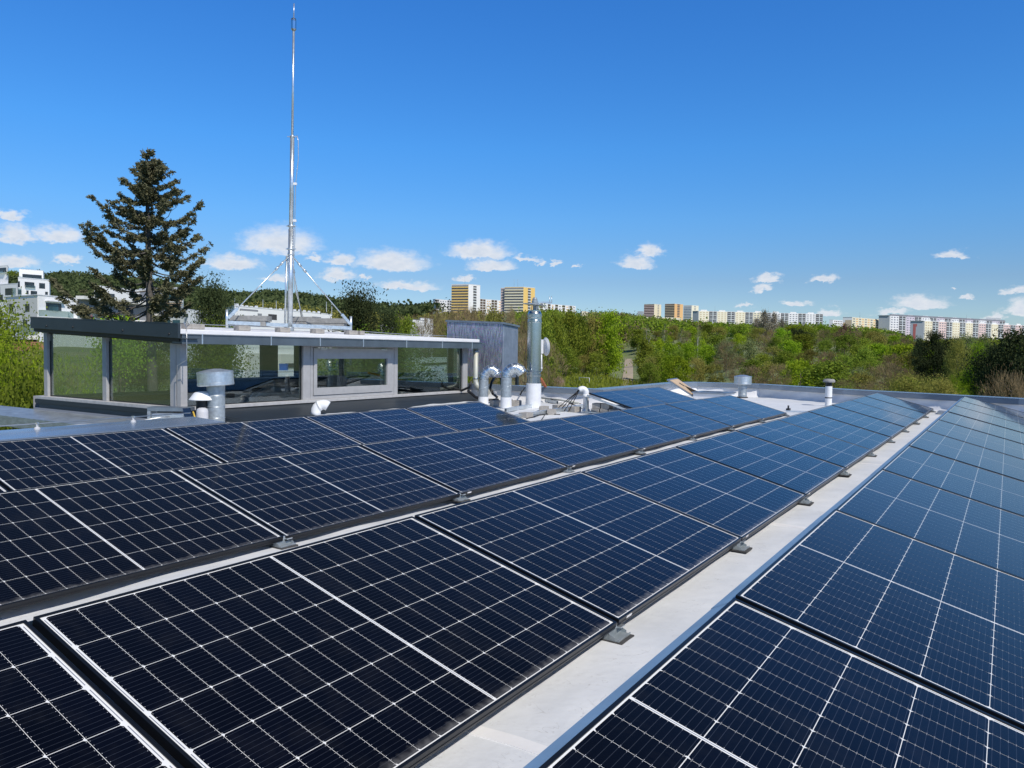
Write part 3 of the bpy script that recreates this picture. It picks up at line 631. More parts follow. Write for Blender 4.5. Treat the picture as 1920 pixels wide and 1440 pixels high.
# glass
def gasket(p, q, axis):
    g_ = MB(); t_ = .014
    lo, hi = np.minimum(p, q), np.maximum(p, q)
    i = 1 if axis == 'x' else 0
    for (za, zb3, ua, ub) in ((lo[2], lo[2]+t_, lo[i], hi[i]), (lo[2]+t_, hi[2], lo[i], lo[i]+t_), (lo[2]+t_, hi[2], hi[i]-t_, hi[i])):
        a_ = lo.copy(); b3 = hi.copy(); a_[2], b3[2] = za, zb3; a_[i], b3[i] = ua, ub; g_.box(a_, b3)
    g_.build('gasket', M['black'], cab)
for a_, b2_ in ((350.3,567.7),(745.3,867.7)): gasket(np.array([XF-.044, Yf(a_), ZS+.001]), np.array([XF-.036, Yf(b2_), 1.2]), 'x')
for a_, b2_ in ((90.3,192.7),(201,319.7)): gasket(np.array([Xl(a_), Y0+.036, ZS+.001]), np.array([Xl(b2_), Y0+.044, 1.18]), 'y')
def gpane_f(a, b_, z0=ZS, z1=1.22): MB().box((XF-.055, Yf(a), z0), (XF-.045, Yf(b_), z1)).build('window_pane', M['glass'], cab)
gpane_f(350.3,567.7); gpane_f(745.3,867.7)
def gpane_l(a, b_, z1): MB().box((Xl(a), Y0+.045, ZS), (Xl(b_), Y0+.055, z1)).build('window_pane', M['glass'], cab)
gpane_l(90.3,192.7,1.31); gpane_l(201,319.7,1.22)
# hopper window in the middle of the front
ya, yb = Yf(581.2), Yf(738.3); fr = MB()
def ring(b, y0, y1, z0, z1, t, x0, x1):
    b.box((x0,y0,z0),(x1,y1,z0+t)); b.box((x0,y0,z1-t),(x1,y1,z1)); b.box((x0,y0,z0+t),(x1,y0+t,z1-t)); b.box((x0,y1-t,z0+t),(x1,y1,z1-t))
wf = MB(); ring(wf, ya+.004, yb-.004, ZS+.002, 1.185, .065, XF-.07, XF+.010); hw = wf.build('window_frame', M['post'], cab, bevel=.003)
sa = MB(); zg0, zg1 = Zf(660,724.5), Zf(660,672.5); yga, ygb = Yf(593), Yf(725)
X0, X1 = XF-.06, XF+.028
sa.box((X0,ya+.075,ZS+.075),(X1,yb-.075,zg0)); sa.box((X0,ya+.075,zg1),(X1,yb-.075,1.115)); sa.box((X0,ya+.075,zg0),(X1,yga,zg1)); sa.box((X0,ygb,zg0),(X1,yb-.075,zg1))
sh = sa.build('sash', M['post'], hw, bevel=.003)
MB().box((XF-.02,yga,zg0),(XF-.01,ygb,zg1)).build('window_pane', M['glass'], hw)
for px in (604, 717):
    y = Yf(px); MB().box((XF+.028,y-.09,1.085),(XF+.05,y+.09,1.105)).build('hinge', M['alu'], hw)
# dark inside: floor, rear wall with openings, far end
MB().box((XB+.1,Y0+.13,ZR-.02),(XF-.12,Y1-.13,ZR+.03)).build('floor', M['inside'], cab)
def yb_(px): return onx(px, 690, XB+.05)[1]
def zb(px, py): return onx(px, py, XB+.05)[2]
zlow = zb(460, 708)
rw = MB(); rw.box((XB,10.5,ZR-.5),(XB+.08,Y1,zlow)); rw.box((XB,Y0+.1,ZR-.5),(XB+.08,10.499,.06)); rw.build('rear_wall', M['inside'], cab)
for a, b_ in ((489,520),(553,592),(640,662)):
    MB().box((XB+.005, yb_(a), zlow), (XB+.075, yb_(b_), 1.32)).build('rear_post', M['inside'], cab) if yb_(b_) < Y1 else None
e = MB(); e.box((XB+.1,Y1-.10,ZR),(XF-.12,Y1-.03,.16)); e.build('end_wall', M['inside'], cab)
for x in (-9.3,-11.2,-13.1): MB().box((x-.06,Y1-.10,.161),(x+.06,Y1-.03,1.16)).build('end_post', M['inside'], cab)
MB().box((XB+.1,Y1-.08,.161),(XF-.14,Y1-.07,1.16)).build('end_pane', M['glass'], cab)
tag(MB().tube([(-10.4+.0,10.1,ZR+.03),(-10.35,10.2,.12),(-10.3,10.5,.24),(-10.25,10.9,.24),(-10.2,11.2,.12)], .09, 12).build('air_duct', M['galv_dull'], None, (-10.3,10.6,ZR+.03)), 'curved silver duct dimly seen through the glass of the cabin', 'duct')
# zinc covered ledge at the left foot of the cabin
xa = Xl(24)-.6; b = MB(); b.prism([(-14.9,6.75),(-8.95,6.75),(-8.95,Y0-.05),(-14.9,Y0-.05)], lambda p: -.40 if p[1] < 7 else -.26, lambda p: -.20 if p[1] < 7 else -.14)
tag(b.build('zinc_ledge', M['zinc_light'], None, (-12,7.1,-.4), bevel=.006), 'pale zinc covered ledge along the left foot of the glass cabin', 'ledge')
# downpipe
dp = thing('downpipe', (-8.6,Y1,ZR), 'stained cream and grey downpipe at the right end of the cabin gutter', 'downpipe')
p0 = at(890,656,18.55); pts = [(-8.60,Y1+.02,1.15)]
q1 = onx(892,660,-8.60); yy = Y1+.02
MB().tube([(-8.60,yy,1.15),(-8.60,yy,.36),(-8.56,yy-.0,.25),(-8.47,yy-.02,.18),(-8.12,yy-.12,.10)], .062, 14).build('pipe', M['pipe_patina'], dp)
for z in (1.06,.40): MB().tube([(-8.60,yy,z),(-8.60,yy,z+.04)], .068, 14).build('collar', M['zinc'], dp)
# conductor wire and blocks on the cabin roof
def roofpt(px, X, dz=0): 
    y = onx(px, 620, X)[1]; return np.array([X, y, roofz((X,))+dz])
wire = MB(); wp = [roofpt(345,-8.75,.10), roofpt(352,-8.9,.075), roofpt(370,-9.0,.085), roofpt(455,-9.0,.085), roofpt(530,-9.0,.085), roofpt(595,-9.0,.085), roofpt(655,-9.0,.085), roofpt(760,-9.0,.05), roofpt(880,-9.0,.05)]
wp = [np.array([-8.44,Y0-.14,.9]), np.array([-8.44,Y0-.14,1.40])]+wp
wp = [np.array([-8.74,Y0-.12,.15]), np.array([-8.72,Y0-.12,.8])]+wp
wire.tube(wp, .006, 6); tag(wire.build('conductor_wire', M['alu'], None, wp[0]), 'thin lightning conductor wire running along the front of the cabin roof', 'wire')
bl = [(351,'dark clamped concrete block at the left front corner of the cabin roof'),(366,'wide concrete block beside the clamped one at the left cabin roof corner'),(454,'concrete block on the cabin roof front, left of the mast'),(530,'concrete block on the cabin roof front, just left of the mast foot'),(595,'concrete block on the cabin roof front, just right of the mast foot'),(658,'concrete block on the cabin roof front below the right mast leg'),(675,'dark concrete block at the right end of the cabin roof blocks')]
for i, (px, lb) in enumerate(bl):
    p = roofpt(px, -9.0); block((p[0], p[1], p[2]), (.16, (.26 if i == 1 else .13 if i in (0,6) else .24), .085), .08*math.sin(i*2), lb, 'concrete blocks on the cabin roof', 'concrete')

# ------------------------------------------------------------------ lightning mast on the cabin roof
mb_ = at(543.5, 606, 16.8); MX, MY = mb_[0], mb_[1]; MZ = roofz((MX,))
mast = thing('lightning_mast', (MX,MY,MZ), 'tall slender galvanised lightning mast on a braced tripod above the cabin', 'mast')
mz = lambda py: CAM[2]+ray(548, py)[2]/math.hypot(ray(548, py)[0], ray(548, py)[1])*math.hypot(MX-CAM[0], MY-CAM[1])
lean = lambda z: RT*(z-MZ)/7.1*.085
def mp(z, off=(0,0,0)): l = lean(z); return np.array([MX+l[0], MY+l[1], z])+np.array(off)
MB().tube([mp(MZ+.04), mp(mz(430))], .058, 16).build('lower_tube', M['galv'], mast)
MB().tube([mp(mz(432)), mp(mz(258))], .045, 16).build('middle_tube', M['galv'], mast)
MB().tube([mp(mz(260)), mp(mz(58))], .024, 12).build('upper_rod', M['galv'], mast)
h = mp(mz(58)); MB().lathe([(0,0),(.035,.0),(.056,.03),(.058,.20),(.050,.215),(.050,.225),(.056,.23),(.045,.255),(.012,.27),(.010,.27)], h, 18).build('head', M['steel'], mast)
MB().tube([mp(mz(36)), mp(mz(7))], .011, 8).build('tip', M['galv'], mast)
for py in (256.5, 424, 467): 
    p = mp(mz(py)); cb = MB(); cb.tube([p-[0,0,.018], p+[0,0,.018]], .075 if py > 300 else .05, 14); cb.bar(p-RT*.11, p+RT*.11, .02, .02); cb.build('collar', M['galv'], mast)
p = mp(mz(477)); MB().tube([p-[0,0,.03], p+[0,0,.03]], .068, 14).build('stay_ring', M['galv'], mast)
# feet of the tripod
def foot(px, d): q = at(px, 600, d); return np.array([q[0], q[1], roofz((q[0],))])
F = [foot(425.5,16.1), foot(658,17.5), foot(568,18.3)]
base_c = np.array([MX,MY,MZ])
for i, f in enumerate(F):
    top = mp(mz(477)); ft = f+[0,0,.20 if i < 2 else .14]; d = ft-top; l = np.linalg.norm(d); u = d/l
    st = MB().tube([top+u*.08, ft-u*.02], .013, 8).build('stay', M['galv'], mast)
    for a_, r_ in ((.12,.026),(.20,.028)): MB().tube([top+u*l*a_, top+u*(l*a_+.09)], r_, 8).build('turnbuckle', M['galv'], st)
    if i < 2: MB().bar(ft-u*.32, ft-u*.03, .05, .06).build('stay_plate', M['galv'], st)
    MB().bar(f+[0,0,.13], base_c+[0,0,.13], .06, .075).build('base_beam', M['galv'], mast)
    if i < 2: MB().tube([f, f+[0,0,.40]], .028, 10).build('foot_post', M['galv'], mast)
MB().tube([base_c, base_c+[0,0,.10]], .09, 14).build('foot_plate', M['galv_dull'], mast)
# side conductor rod parallel to the lower tube and the loose wire from the top joint
o = -RT*.11
MB().tube([mp(MZ+.05, o), mp(mz(480), o*.8)], .022, 8).build('side_rod', M['galv'], mast)
o = RT*.13
cw = MB().tube([mp(mz(254), RT*.10), mp(mz(264), o), mp(mz(300), o*1.05), mp(mz(345), o*.65), mp(mz(414), o*.6), mp(mz(440), RT*.085), mp(mz(500), RT*.065), mp(mz(540), RT*.09)+[0,0,0], np.array(F[2])+[0,0,.35], np.array(F[2])+[.2,-.3,.18], foot(600,17.3)+[0,0,.1], foot(640,16.9)+[0,0,.03]], .009, 6)
cw.build('conductor_wire', M['alu'], mast)
for py in (345,414): 
    p = mp(mz(py), RT*.06); MB().obox(p, RT*.05, np.array([-RT[1],RT[0],0])*.02, np.array([0,0,.025])).build('wire_holder', M['white_plastic'], mast)
# paving slabs as ballast on the mast base
for i, (a, b_, d, y) in enumerate(((436,505,16.6,592),(546,590,18.2,594),(578,651,17.9,597))):
    pa, pb = at(a, y, d), at(b_, y, d); dd = pb-pa; l = np.linalg.norm(dd[:2]); c = (pa+pb)/2; z = roofz((c[0],))
    bb = MB(); ax = np.array([dd[0],dd[1],0])/l; ay = np.array([-ax[1],ax[0],0]); zt = CAM[2]+(hor((a+b_)/2)-y)/FOC*d
    if zt < z+.15: zt = z+.2
    bb.obox((c[0],c[1],(zt-.06)), ax*l/2, ay*.18, np.array([0,0,.055]))
    bb.obox((c[0],c[1],(zt-.175)), ax*l*.46, ay*.17, np.array([0,0,.052]))
    tag(bb.build('paving_slab', M['concrete_grey'], None, (c[0],c[1],z)), ('grey slab stack on the mast base, left of the mast','short grey slab stack right behind the mast','long grey slab stack on the mast base, right of the mast')[i], 'slab', 'ballast slabs of the mast')

# ------------------------------------------------------------------ vents, pipes, chimney
def rvent(px, base, ztop_cap, zbot_cap, rcap, rd, lab, name='roof_vent', tilt=(0,0,1), spiral=True):
    c = np.array(base); t = thing(name, c, lab, 'roof vent')
    zc = c[2]
    MB().lathe([(rd,0),(rd,zbot_cap-zc+.03)], c, 26).build('duct', M['galv_dull'], t)
    rg = MB()
    for k in range(4):
        z = .1+.17*k
        if z < zbot_cap-zc-.02: rg.lathe([(rd+.001,z),(rd+.005,z+.006),(rd+.001,z+.012)], c, 26)
    if rg.v: rg.build('duct_seam', M['galv'], t)
    hc = ztop_cap-zbot_cap; cc = np.array([c[0],c[1],zbot_cap])
    MB().lathe([(rd+.01,.0),(rcap*.96,0),(rcap,.01),(rcap,hc*.16),(rcap*.985,hc*.18),(rcap*.985,hc*.72),(rcap,hc*.74),(rcap,hc*.80),(rcap*.95,hc*.84),(rcap*.3,hc*.98),(0,hc)], cc, 36, axis=tilt).build('cap', M['galv'], t)
    MB().lathe([(rd+.03,.0),(rd+.03,.03),(rd,.035)], c, 26).build('collar', M['rubber'], t)
    return t
c = onz(405, 796, ZR); dV = 12.0
rvent(402, (c[0],c[1],ZR), CAM[2]-(690-hor(402))/FOC*dV, CAM[2]-(721-hor(402))/FOC*dV, .268, .132, 'large tilted galvanised round vent in front of the cabin left corner', tilt=(-.05,-.035,1))
c3 = onz(1392,746,ZR); d3 = 21.1
rvent(1392, (c3[0],c3[1],ZR), CAM[2]-(702-hor(1392))/FOC*d3, CAM[2]-(719.5-hor(1392))/FOC*d3, .234, .112, 'squat galvanised round vent near the far parapet, right of the skylight')
# small white capped vent and the white domed pipe in front of it
c = at(380, 790, 11.7); c[2] = ZR; zz = lambda py, px, d: CAM[2]-(py-hor(px))/FOC*d
t = thing('capped_vent', c, 'small vent with white sloping cap and black neck left of the large vent', 'roof vent')
MB().lathe([(.095,0),(.095,zz(749,380,11.7)-ZR+.02)], c, 20).build('neck', M['black'], t)
zc = zz(749,380,11.7); MB().lathe([(.09,.0),(.192,-.005),(.196,.005),(.12,.105),(.06,.125),(0,.128)], (c[0],c[1],zc), 26).build('cap', M['white_plastic'], t)
c = at(379.5, 790, 11.3); c[2] = ZR; zt_ = zz(764,380,11.3)
t = MB().lathe([(.084,0),(.084,zt_-ZR-.06),(.075,zt_-ZR-.022),(.045,zt_-ZR-.004),(0,zt_-ZR)], c, 22).build('domed_pipe', M['grey_plastic'], None, c)
tag(t, 'short round topped light grey pipe in front of the small capped vent', 'pipe')
# white elbow pipe behind the rear row, centre left
c = at(592, 790, 13.6); r_ = .088; zb_ = zz(778,592,13.6)
P_ = [np.array([c[0],c[1],ZR])]; e1 = np.array([c[0],c[1],zz(772,592,13.6)]); hd = np.array([.75,.66,0])
arc = [e1+hd*(.13*(1-math.cos(a)))+np.array([0,0,.13*math.sin(a)]) for a in np.linspace(0, math.pi*.72, 8)]
t = thing('elbow_pipe', P_[0], 'white plastic elbow pipe peeping over the rear panel row below the hopper window', 'pipe')
MB().tube(P_+arc, r_, 18).build('bend', M['white_plastic'], t)
MB().tube([arc[3]-(arc[4]-arc[3])*.35, arc[4]-(arc[4]-arc[3])*.4], r_+.008, 18).build('socket', M['white_plastic'], t)
# sheet metal housing and clutter by the cabin corner
def pbox(px0, px1, py0, py1, d, dep, nm, m_, lab, cat, z0=None, ang=0):
    a, b_ = at(px0, (py0+py1)/2, d), at(px1, (py0+py1)/2, d); u = b_-a; u[2] = 0; l = np.linalg.norm(u); u /= l; v = np.array([-u[1],u[0],0]); c = (a+b_)/2
    zt = zz(py0, (px0+px1)/2, d); zb2 = z0 if z0 is not None else zz(py1, (px0+px1)/2, d)
    b = MB(); b.obox((c[0]+v[0]*dep/2, c[1]+v[1]*dep/2, (zt+zb2)/2), u*l/2, v*dep/2, np.array([0,0,(zt-zb2)/2])); return b, (c[0],c[1],zb2)
t = thing('sheet_housing', at(318,795,11.2)*[1,1,0]+[0,0,ZR], 'battered sheet metal housing lying beside the parapet cap at the cabin corner', 'metal housing')
b, l_ = pbox(276,352,764,771,11.3,.25,'','','',''); b.build('top_sheet', M['zinc'], t)
b, l_ = pbox(276,282,771,790,11.3,.22,'','','',''); b.build('side_sheet', M['zinc_light'], t)
b, l_ = pbox(284,344,776,789,11.15,.16,'','','',''); b.build('box', M['galv'], t, bevel=.01)
sp_ = MB(); 
for (a, b2) in (((344,766),(362,796)),):
    pA, pB, pC, pD = at(342,765,11.2), at(356,765,11.25), at(364,797,11.0), at(348,790,11.0)
    for q in (0,): sp_.add([pA,pB,pC,pD,pA+[-.03,.03,0],pB+[-.03,.03,0],pC+[-.03,.03,0],pD+[-.03,.03,0]], [(0,3,2,1),(4,5,6,7),(0,1,5,4),(1,2,6,5),(2,3,7,6),(3,0,4,7)])
sp_.build('bent_flap', M['steel'], t)
MB().tube([at(362,772,11.1), at(366,784,11.05), at(368,796,11.0)], .012, 6).build('yellow_cable', mat('yellow_cable', (.65,.42,.05), .5), t)
MB().tube([at(236,789,10.9), at(270,788,10.9), at(300,783,11), at(318,781,11.1)], .011, 6).build('wire', M['alu'], t)
# conductor holders on the left parapet cap
for i, (px, py, lb) in enumerate(((70,807,'small wire holder on the left parapet cap, near the photo edge'),(250,790,'small wire holder on the left parapet cap, near the cabin corner'),)):
    p = onx(px, py+5, -5.85); c = np.array([p[0], p[1], .242]); t = thing('wire_holder', c, lb, 'wire holder', 'wire holders on the left parapet cap')
    MB().lathe([(.03,0),(.028,.02),(.012,.03),(.012,.055),(0,.06)], c, 12).build('base', M['grey_plastic'], t); MB().box(c+[-.02,-.008,.055], c+[.02,.008,.075]).build('clip', M['alu'], t)
wr = MB(); wr.tube([(-5.93,-6,.29),(-5.93,2.5,.30),(-5.93,4,.295),(-5.93,5.7,.30)], .007, 6); tag(wr.build('conductor_wire', M['alu'], None, (-5.93,2,.29)), 'thin bright conductor wire above the outer edge of the left parapet cap', 'wire')

# chimney
dC = 16.45; c = onz(1000, 764, ZR); dC = float((c-CAM)@FW); cz = lambda py: zz(py, 1000, dC); rc = .1465
ch = thing('chimney_flue', (c[0],c[1],ZR), 'shiny stainless steel chimney flue on a white base with wind cowl', 'chimney')
def lt(prof, m_, nm, seg=40): return MB().lathe([(r, z-0) for r, z in prof], (c[0],c[1],0), seg).build(nm, M[m_], ch)
lt([(.166,ZR),(.160,cz(722)),(.160,cz(719)),(.150,cz(718.6))], 'white_metal', 'base_sleeve')
lt([(rc,cz(719)),(rc,cz(601)),(rc*.97,cz(600)),(rc*.97,cz(597)),(rc,cz(596)),(rc,cz(589)),(rc*.80,cz(584)),(rc*.80,cz(582.5)),(0,cz(582.4))], 'steel', 'flue_pipe')
for py in (703.5, 697.5, 604.5, 592): lt([(rc+.001,cz(py+1.4)),(rc+.008,cz(py+.8)),(rc+.008,cz(py-.8)),(rc+.001,cz(py-1.4))], 'steel', 'band')
lt([(.04,cz(582.4)),(.04,cz(572))], 'galv_dull', 'spindle', 12)
ctop = np.array([c[0],c[1],0])
for k in range(3): 
    an = k*2.1; d = np.array([math.cos(an),math.sin(an),0])*.075; MB().tube([ctop+d+[0,0,cz(583)], ctop+d*.9+[0,0,cz(571)]], .009, 6).build('strut', M['galv_dull'], ch)
MB().lathe([(0,0),(.25,-.012),(.256,-.002),(.10,.022),(.0,.03)], ctop+[0,0,cz(571.5)], 30, axis=RT*.10+np.array([0,0,1.])).build('cowl_disc', M['galv'], ch)
MB().lathe([(.0,.0),(.062,.004),(.066,.05),(.05,.06),(.055,.085),(.03,.12),(0,.125)], ctop+[0,0,cz(569)], 16).build('cowl_head', M['galv_dull'], ch)
an_ = at(1003,563,dC+.5); vane = MB(); vane.bar(at(1004,567,dC), at(1034,567.5,dC), .012, .035); vane.build('vane_arm', M['galv'], ch)
for px in (1030.5, 1034.5): MB().tube([at(px,568,dC), at(px-.2,555.5,dC)], .008, 6).build('vane_rod', M['galv'], ch)
# satellite dish on its own post behind the flue
dD = dC+.25; t = thing('satellite_dish', at(1015,695,dD), 'small white satellite dish seen edge on, right beside the steel flue', 'satellite dish')
dc = at(1020,650,dD); nrm = RT*.93+FW*.36+UP*.06; nrm = nrm/np.linalg.norm(nrm)
MB().lathe([(0,-.02),(.08,-.012),(.15,.01),(.195,.045),(.199,.047),(.195,.052),(.15,.018),(.08,-.004),(0,-.012)], dc, 34, axis=nrm).build('reflector', M['white_metal'], t)
MB().obox(dc-RT*.045, RT*.03, np.cross(RT,UP)*.04, UP*.15).build('bracket', M['white_metal'], t)
MB().tube([at(1014.5,696,dD), at(1014.5,655,dD)], .026, 12).build('post', M['white_metal'], t)
MB().bar(at(1011,690,dC+.1), at(1016,690,dD), .03, .03).build('arm', M['white_metal'], t)

# goose neck ducts
def goose(px0, px1, ybase, yduct, ybend, ytop, pxend, yend, d, lab, base_h):
    w_ = (px1-px0)/FOC*d; r = w_/2; pc = (px0+px1)/2; b0 = at(pc, 700, d); x, y = b0[0], b0[1]; Z = lambda py: zz(py, pc, d)
    t = thing('gooseneck_duct', (x,y,ZR), lab, 'duct', 'gooseneck ducts beside the chimney')
    MB().lathe([(r*1.08,ZR),(r*1.04,Z(base_h)),(r*.98,Z(base_h)+.004)], (x,y,0), 24).build('base_sleeve', M['white_metal'], t)
    MB().lathe([(r,Z(base_h)-.02),(r,Z(ybend))], (x,y,0), 24).build('duct', M['galv_dull'], t)
    sm = MB(); n_ = 20; pts = []
    for k in range(60): a = k/59*2*math.pi*1.6; pts.append((x+(r+.002)*math.cos(a), y+(r+.002)*math.sin(a), Z(base_h)+(Z(ybend)-Z(base_h))*k/59))
    sm.tube(pts, .0035, 5).build('spiral_seam', M['galv'], t)
    run = (pxend-pc)/FOC*d; hd = RT*1.0; hd = np.array([hd[0],hd[1],0]); hd /= np.linalg.norm(hd); up_ = np.array([0,0,1.])
    R1 = run/2; s0 = np.array([x,y,Z(ybend)]); ht = Z(ytop)-r-Z(ybend); arc = []
    N_ = 6; end_a = math.pi*.86
    for k in range(N_+1): a = end_a*k/N_; arc.append(s0+hd*(R1*(1-math.cos(a)))+up_*(ht*math.sin(a)))
    for k in range(N_):
        MB().tube([arc[k], arc[k+1]], r*1.0, 22, caps=(k == N_-1), smooth=True).build('bend_segment', M['crinkle'], t)
        if k: 
            q = (arc[k+1]-arc[k-1]); q /= np.linalg.norm(q); MB().lathe([(r*.9,-.012),(r+.005,-.012),(r+.005,.012),(r*.9,.012)], arc[k], 22, axis=q).build('rib', M['galv'], t)
goose(939.5, 959.5, 769, 745, 708, 680, 981, 697, 15.85, 'galvanised gooseneck duct on a white base, just left of the chimney', 745)
goose(898, 916, 760, 745, 712, 684, 934, 700, 17.0, 'galvanised gooseneck duct taped halfway up, next to the cabin downpipe', 744)
tp = at(908,726,16.9); MB().obox(tp, RT*.10, FW*.09, UP*.05).build('tape', M['black'], None) if False else None

# perforated equipment screen box
hv = thing('equipment_screen', (at(900,700,19.6)[0], at(900,700,19.6)[1], ZR), 'tall box screen of perforated shimmering sheet metal behind the cabin end', 'screen box')
cC, cL, cR = at(943,650,19.3), at(838,650,20.2), at(971,650,20.3); cB = cL+cR-cC
ZT = lambda px, py, d: CAM[2]+(hor(px)-py)/FOC*d
tC, tL, tR = ZT(943,608,19.3), ZT(838,603.5,20.2), ZT(971,614,20.3); bC, bL, bR = ZT(943,708.5,19.3), ZT(838,704,20.2), ZT(971,707.5,20.3)
pm = bpy.data.materials.new('perforated_sheet'); pm.use_nodes = True; n = pm.node_tree.nodes; l = pm.node_tree.links; b0 = n['Principled BSDF']
tc1 = n.new('ShaderNodeTexCoord'); sp1 = n.new('ShaderNodeSeparateXYZ'); l.new(tc1.outputs['Object'], sp1.inputs[0])
vo = n.new('ShaderNodeTexNoise'); vo.inputs['Scale'].default_value = 80; vo.inputs['Detail'].default_value = 5; mp1 = n.new('ShaderNodeMapping'); mp1.inputs['Scale'].default_value = (1,1,.05); l.new(tc1.outputs['Object'], mp1.inputs[0]); l.new(mp1.outputs[0], vo.inputs['Vector'])
vo.noise_dimensions = '3D'; n2 = n.new('ShaderNodeTexNoise'); n2.inputs['Scale'].default_value = 40; l.new(tc1.outputs['Object'], n2.inputs['Vector'])
hs = n.new('ShaderNodeMix'); hs.data_type = 'RGBA'; hs.inputs[6].default_value = (.13,.15,.20,1); hs.inputs[7].default_value = (.62,.64,.72,1)
r1 = n.new('ShaderNodeMapRange'); r1.inputs[1].default_value = .35; r1.inputs[2].default_value = .68; l.new(vo.outputs[0], r1.inputs[0]); l.new(r1.outputs[0], hs.inputs[0])
mx1 = n.new('ShaderNodeMix'); mx1.data_type = 'RGBA'; mx1.blend_type = 'OVERLAY'; mx1.inputs[0].default_value = .9; l.new(hs.outputs[2], mx1.inputs[6]); l.new(n2.outputs['Color'], mx1.inputs[7]); l.new(mx1.outputs[2], b0.inputs['Base Color'])
b0.inputs['Metallic'].default_value = .5; b0.inputs['Roughness'].default_value = .45
def face(nm, A, B, tA, tB, bA, bB, m_, off=0):
    b = MB(); A = np.array(A); B = np.array(B); d = B-A; d[2] = 0; d /= np.linalg.norm(d); nn = np.array([d[1],-d[0],0])*.02
    a0, a1, b1, b0_ = np.array([A[0],A[1],bA]), np.array([A[0],A[1],tA]), np.array([B[0],B[1],tB]), np.array([B[0],B[1],bB])
    b.add([a0,b0_,b1,a1,a0-nn,b0_-nn,b1-nn,a1-nn], [(0,1,2,3),(7,6,5,4),(0,4,5,1),(1,5,6,2),(2,6,7,3),(3,7,4,0)]); return b.build(nm, m_, hv)
face('left_sheet', cL, cC, tL, tC, bL, bC, pm); face('right_sheet', cC, cR, tC, tR, bC, bR, mat('blue_grey_sheet', (.20,.24,.30), .5, .4, .2, 6, col2=(.30,.35,.43)))
tB_ = tL+tR-tC; face('rear_sheet', cR, cB, tR, tB_, bR, bL, pm); face('rear_sheet', cB, cL, tB_, tL, bL, bL, pm)
ctr = (cC+cL+cR+cB)/4
def grow(p, k=1.05): return ctr[:2]+(np.array(p[:2])-ctr[:2])*k
rfz = {0:tL,1:tC,2:tR,3:tB_}; pl = [grow(cL),grow(cC),grow(cR),grow(cB)]
b = MB(); b.add([(p[0],p[1],rfz[i]+.002) for i, p in enumerate(pl)]+[(p[0],p[1],rfz[i]+.05) for i, p in enumerate(pl)], [(3,2,1,0),(4,5,6,7),(0,1,5,4),(1,2,6,5),(2,3,7,6),(3,0,4,7)]); b.build('lid', M['zinc'], hv)
for q in (cL+(cC-cL)*.04, cC+(cL-cC)*.03, cR+(cC-cR)*.12): MB().box((q[0]-.035,q[1]-.035+.06,ZR),(q[0]+.035,q[1]+.035+.06,bC+.05)).build('leg', M['charcoal'], hv)

# white pipe bend with cables coming out
dW = 15.3; p0 = onz(1098.5,773,ZR); r = .056; e = np.array([p0[0],p0[1],zz(735,1098,dW)]); hd = -np.array([RT[0],RT[1],0]); hd /= np.linalg.norm(hd)
arc = [e+hd*(.075*(1-math.cos(a)))+np.array([0,0,.075*math.sin(a)]) for a in np.linspace(0, math.pi*.80, 9)]
t = thing('cable_pipe', (p0[0],p0[1],ZR), 'upright white pipe bend with black cables hanging from its mouth', 'pipe')
MB().tube([p0]+arc, r, 18).build('pipe', M['white_plastic'], t); MB().tube([e+[0,0,-.10], e+[0,0,-.03]], r+.007, 18).build('socket', M['white_plastic'], t); MB().tube([p0, p0+[0,0,.06]], r+.02, 18).build('flange', M['white_plastic'], t)
for k in range(4):
    q = arc[-1]; MB().tube([q+hd*.0+[0,0,.02], q+hd*(.04+.02*k)+[0,0,-.08], q+hd*(.10+.06*k)+[0,0,-.2-.01*k], np.array([q[0]+hd[0]*(.2+.09*k), q[1]+hd[1]*(.2+.09*k), ZR+.02])], .009, 6).build('cable', M['black'], t)
# white vent pipe with black mushroom cap
c = onz(1553,762,ZR); dP = float((c-CAM)@FW); Z = lambda py: zz(py,1553,dP)
t = thing('vent_pipe', (c[0],c[1],ZR), 'white vent pipe with black mushroom cap near the far parapet', 'vent pipe')
MB().lathe([(.076,ZR),(.076,Z(724))], (c[0],c[1],0), 22).build('pipe', M['white_plastic'], t)
MB().lathe([(.068,Z(725)),(.068,Z(716))], (c[0],c[1],0), 22).build('neck', M['black'], t)
MB().lathe([(.066,Z(716.5)),(.13,Z(716.5)),(.135,Z(714)),(.11,Z(710.8)),(0,Z(710))], (c[0],c[1],0), 26).build('cap', M['concrete_grey'], t)
MB().lathe([(.077,Z(746.5)),(.080,Z(746)),(.080,Z(745)),(.077,Z(744.5))], (c[0],c[1],0), 22).build('joint', M['black'], t)

# steel rails on blocks beside the chimney, cables, timber prop
def rail(a, b_, lab, h=.07, z=.0):
    pa, pb = onz(*a, z), onz(*b_, z); b = MB(); b.bar(pa, pb, .05, .006); d = pb-pa; d /= np.linalg.norm(d); nn = np.array([-d[1],d[0],0])
    b.bar(pa+nn*.022+[0,0,-h/2], pb+nn*.022+[0,0,-h/2], .005, h); b.bar(pa-nn*.022+[0,0,-h/2], pb-nn*.022+[0,0,-h/2], .005, h)
    tag(b.build('steel_rail', M['galv'], None, pa), lab, 'rail', 'galvanised rails by the chimney'); return pa, pb
rail((948,766),(1000,757), 'short galvanised rail between the gooseneck duct and the chimney base')
rail((958,779),(1102,757), 'long galvanised rail on concrete blocks in front of the chimney')
rail((1010,745),(1045,752), 'short crosswise galvanised rail right of the chimney base')
rail((1120,764),(1178,757), 'galvanised rail end by the block stack under the panel pair')
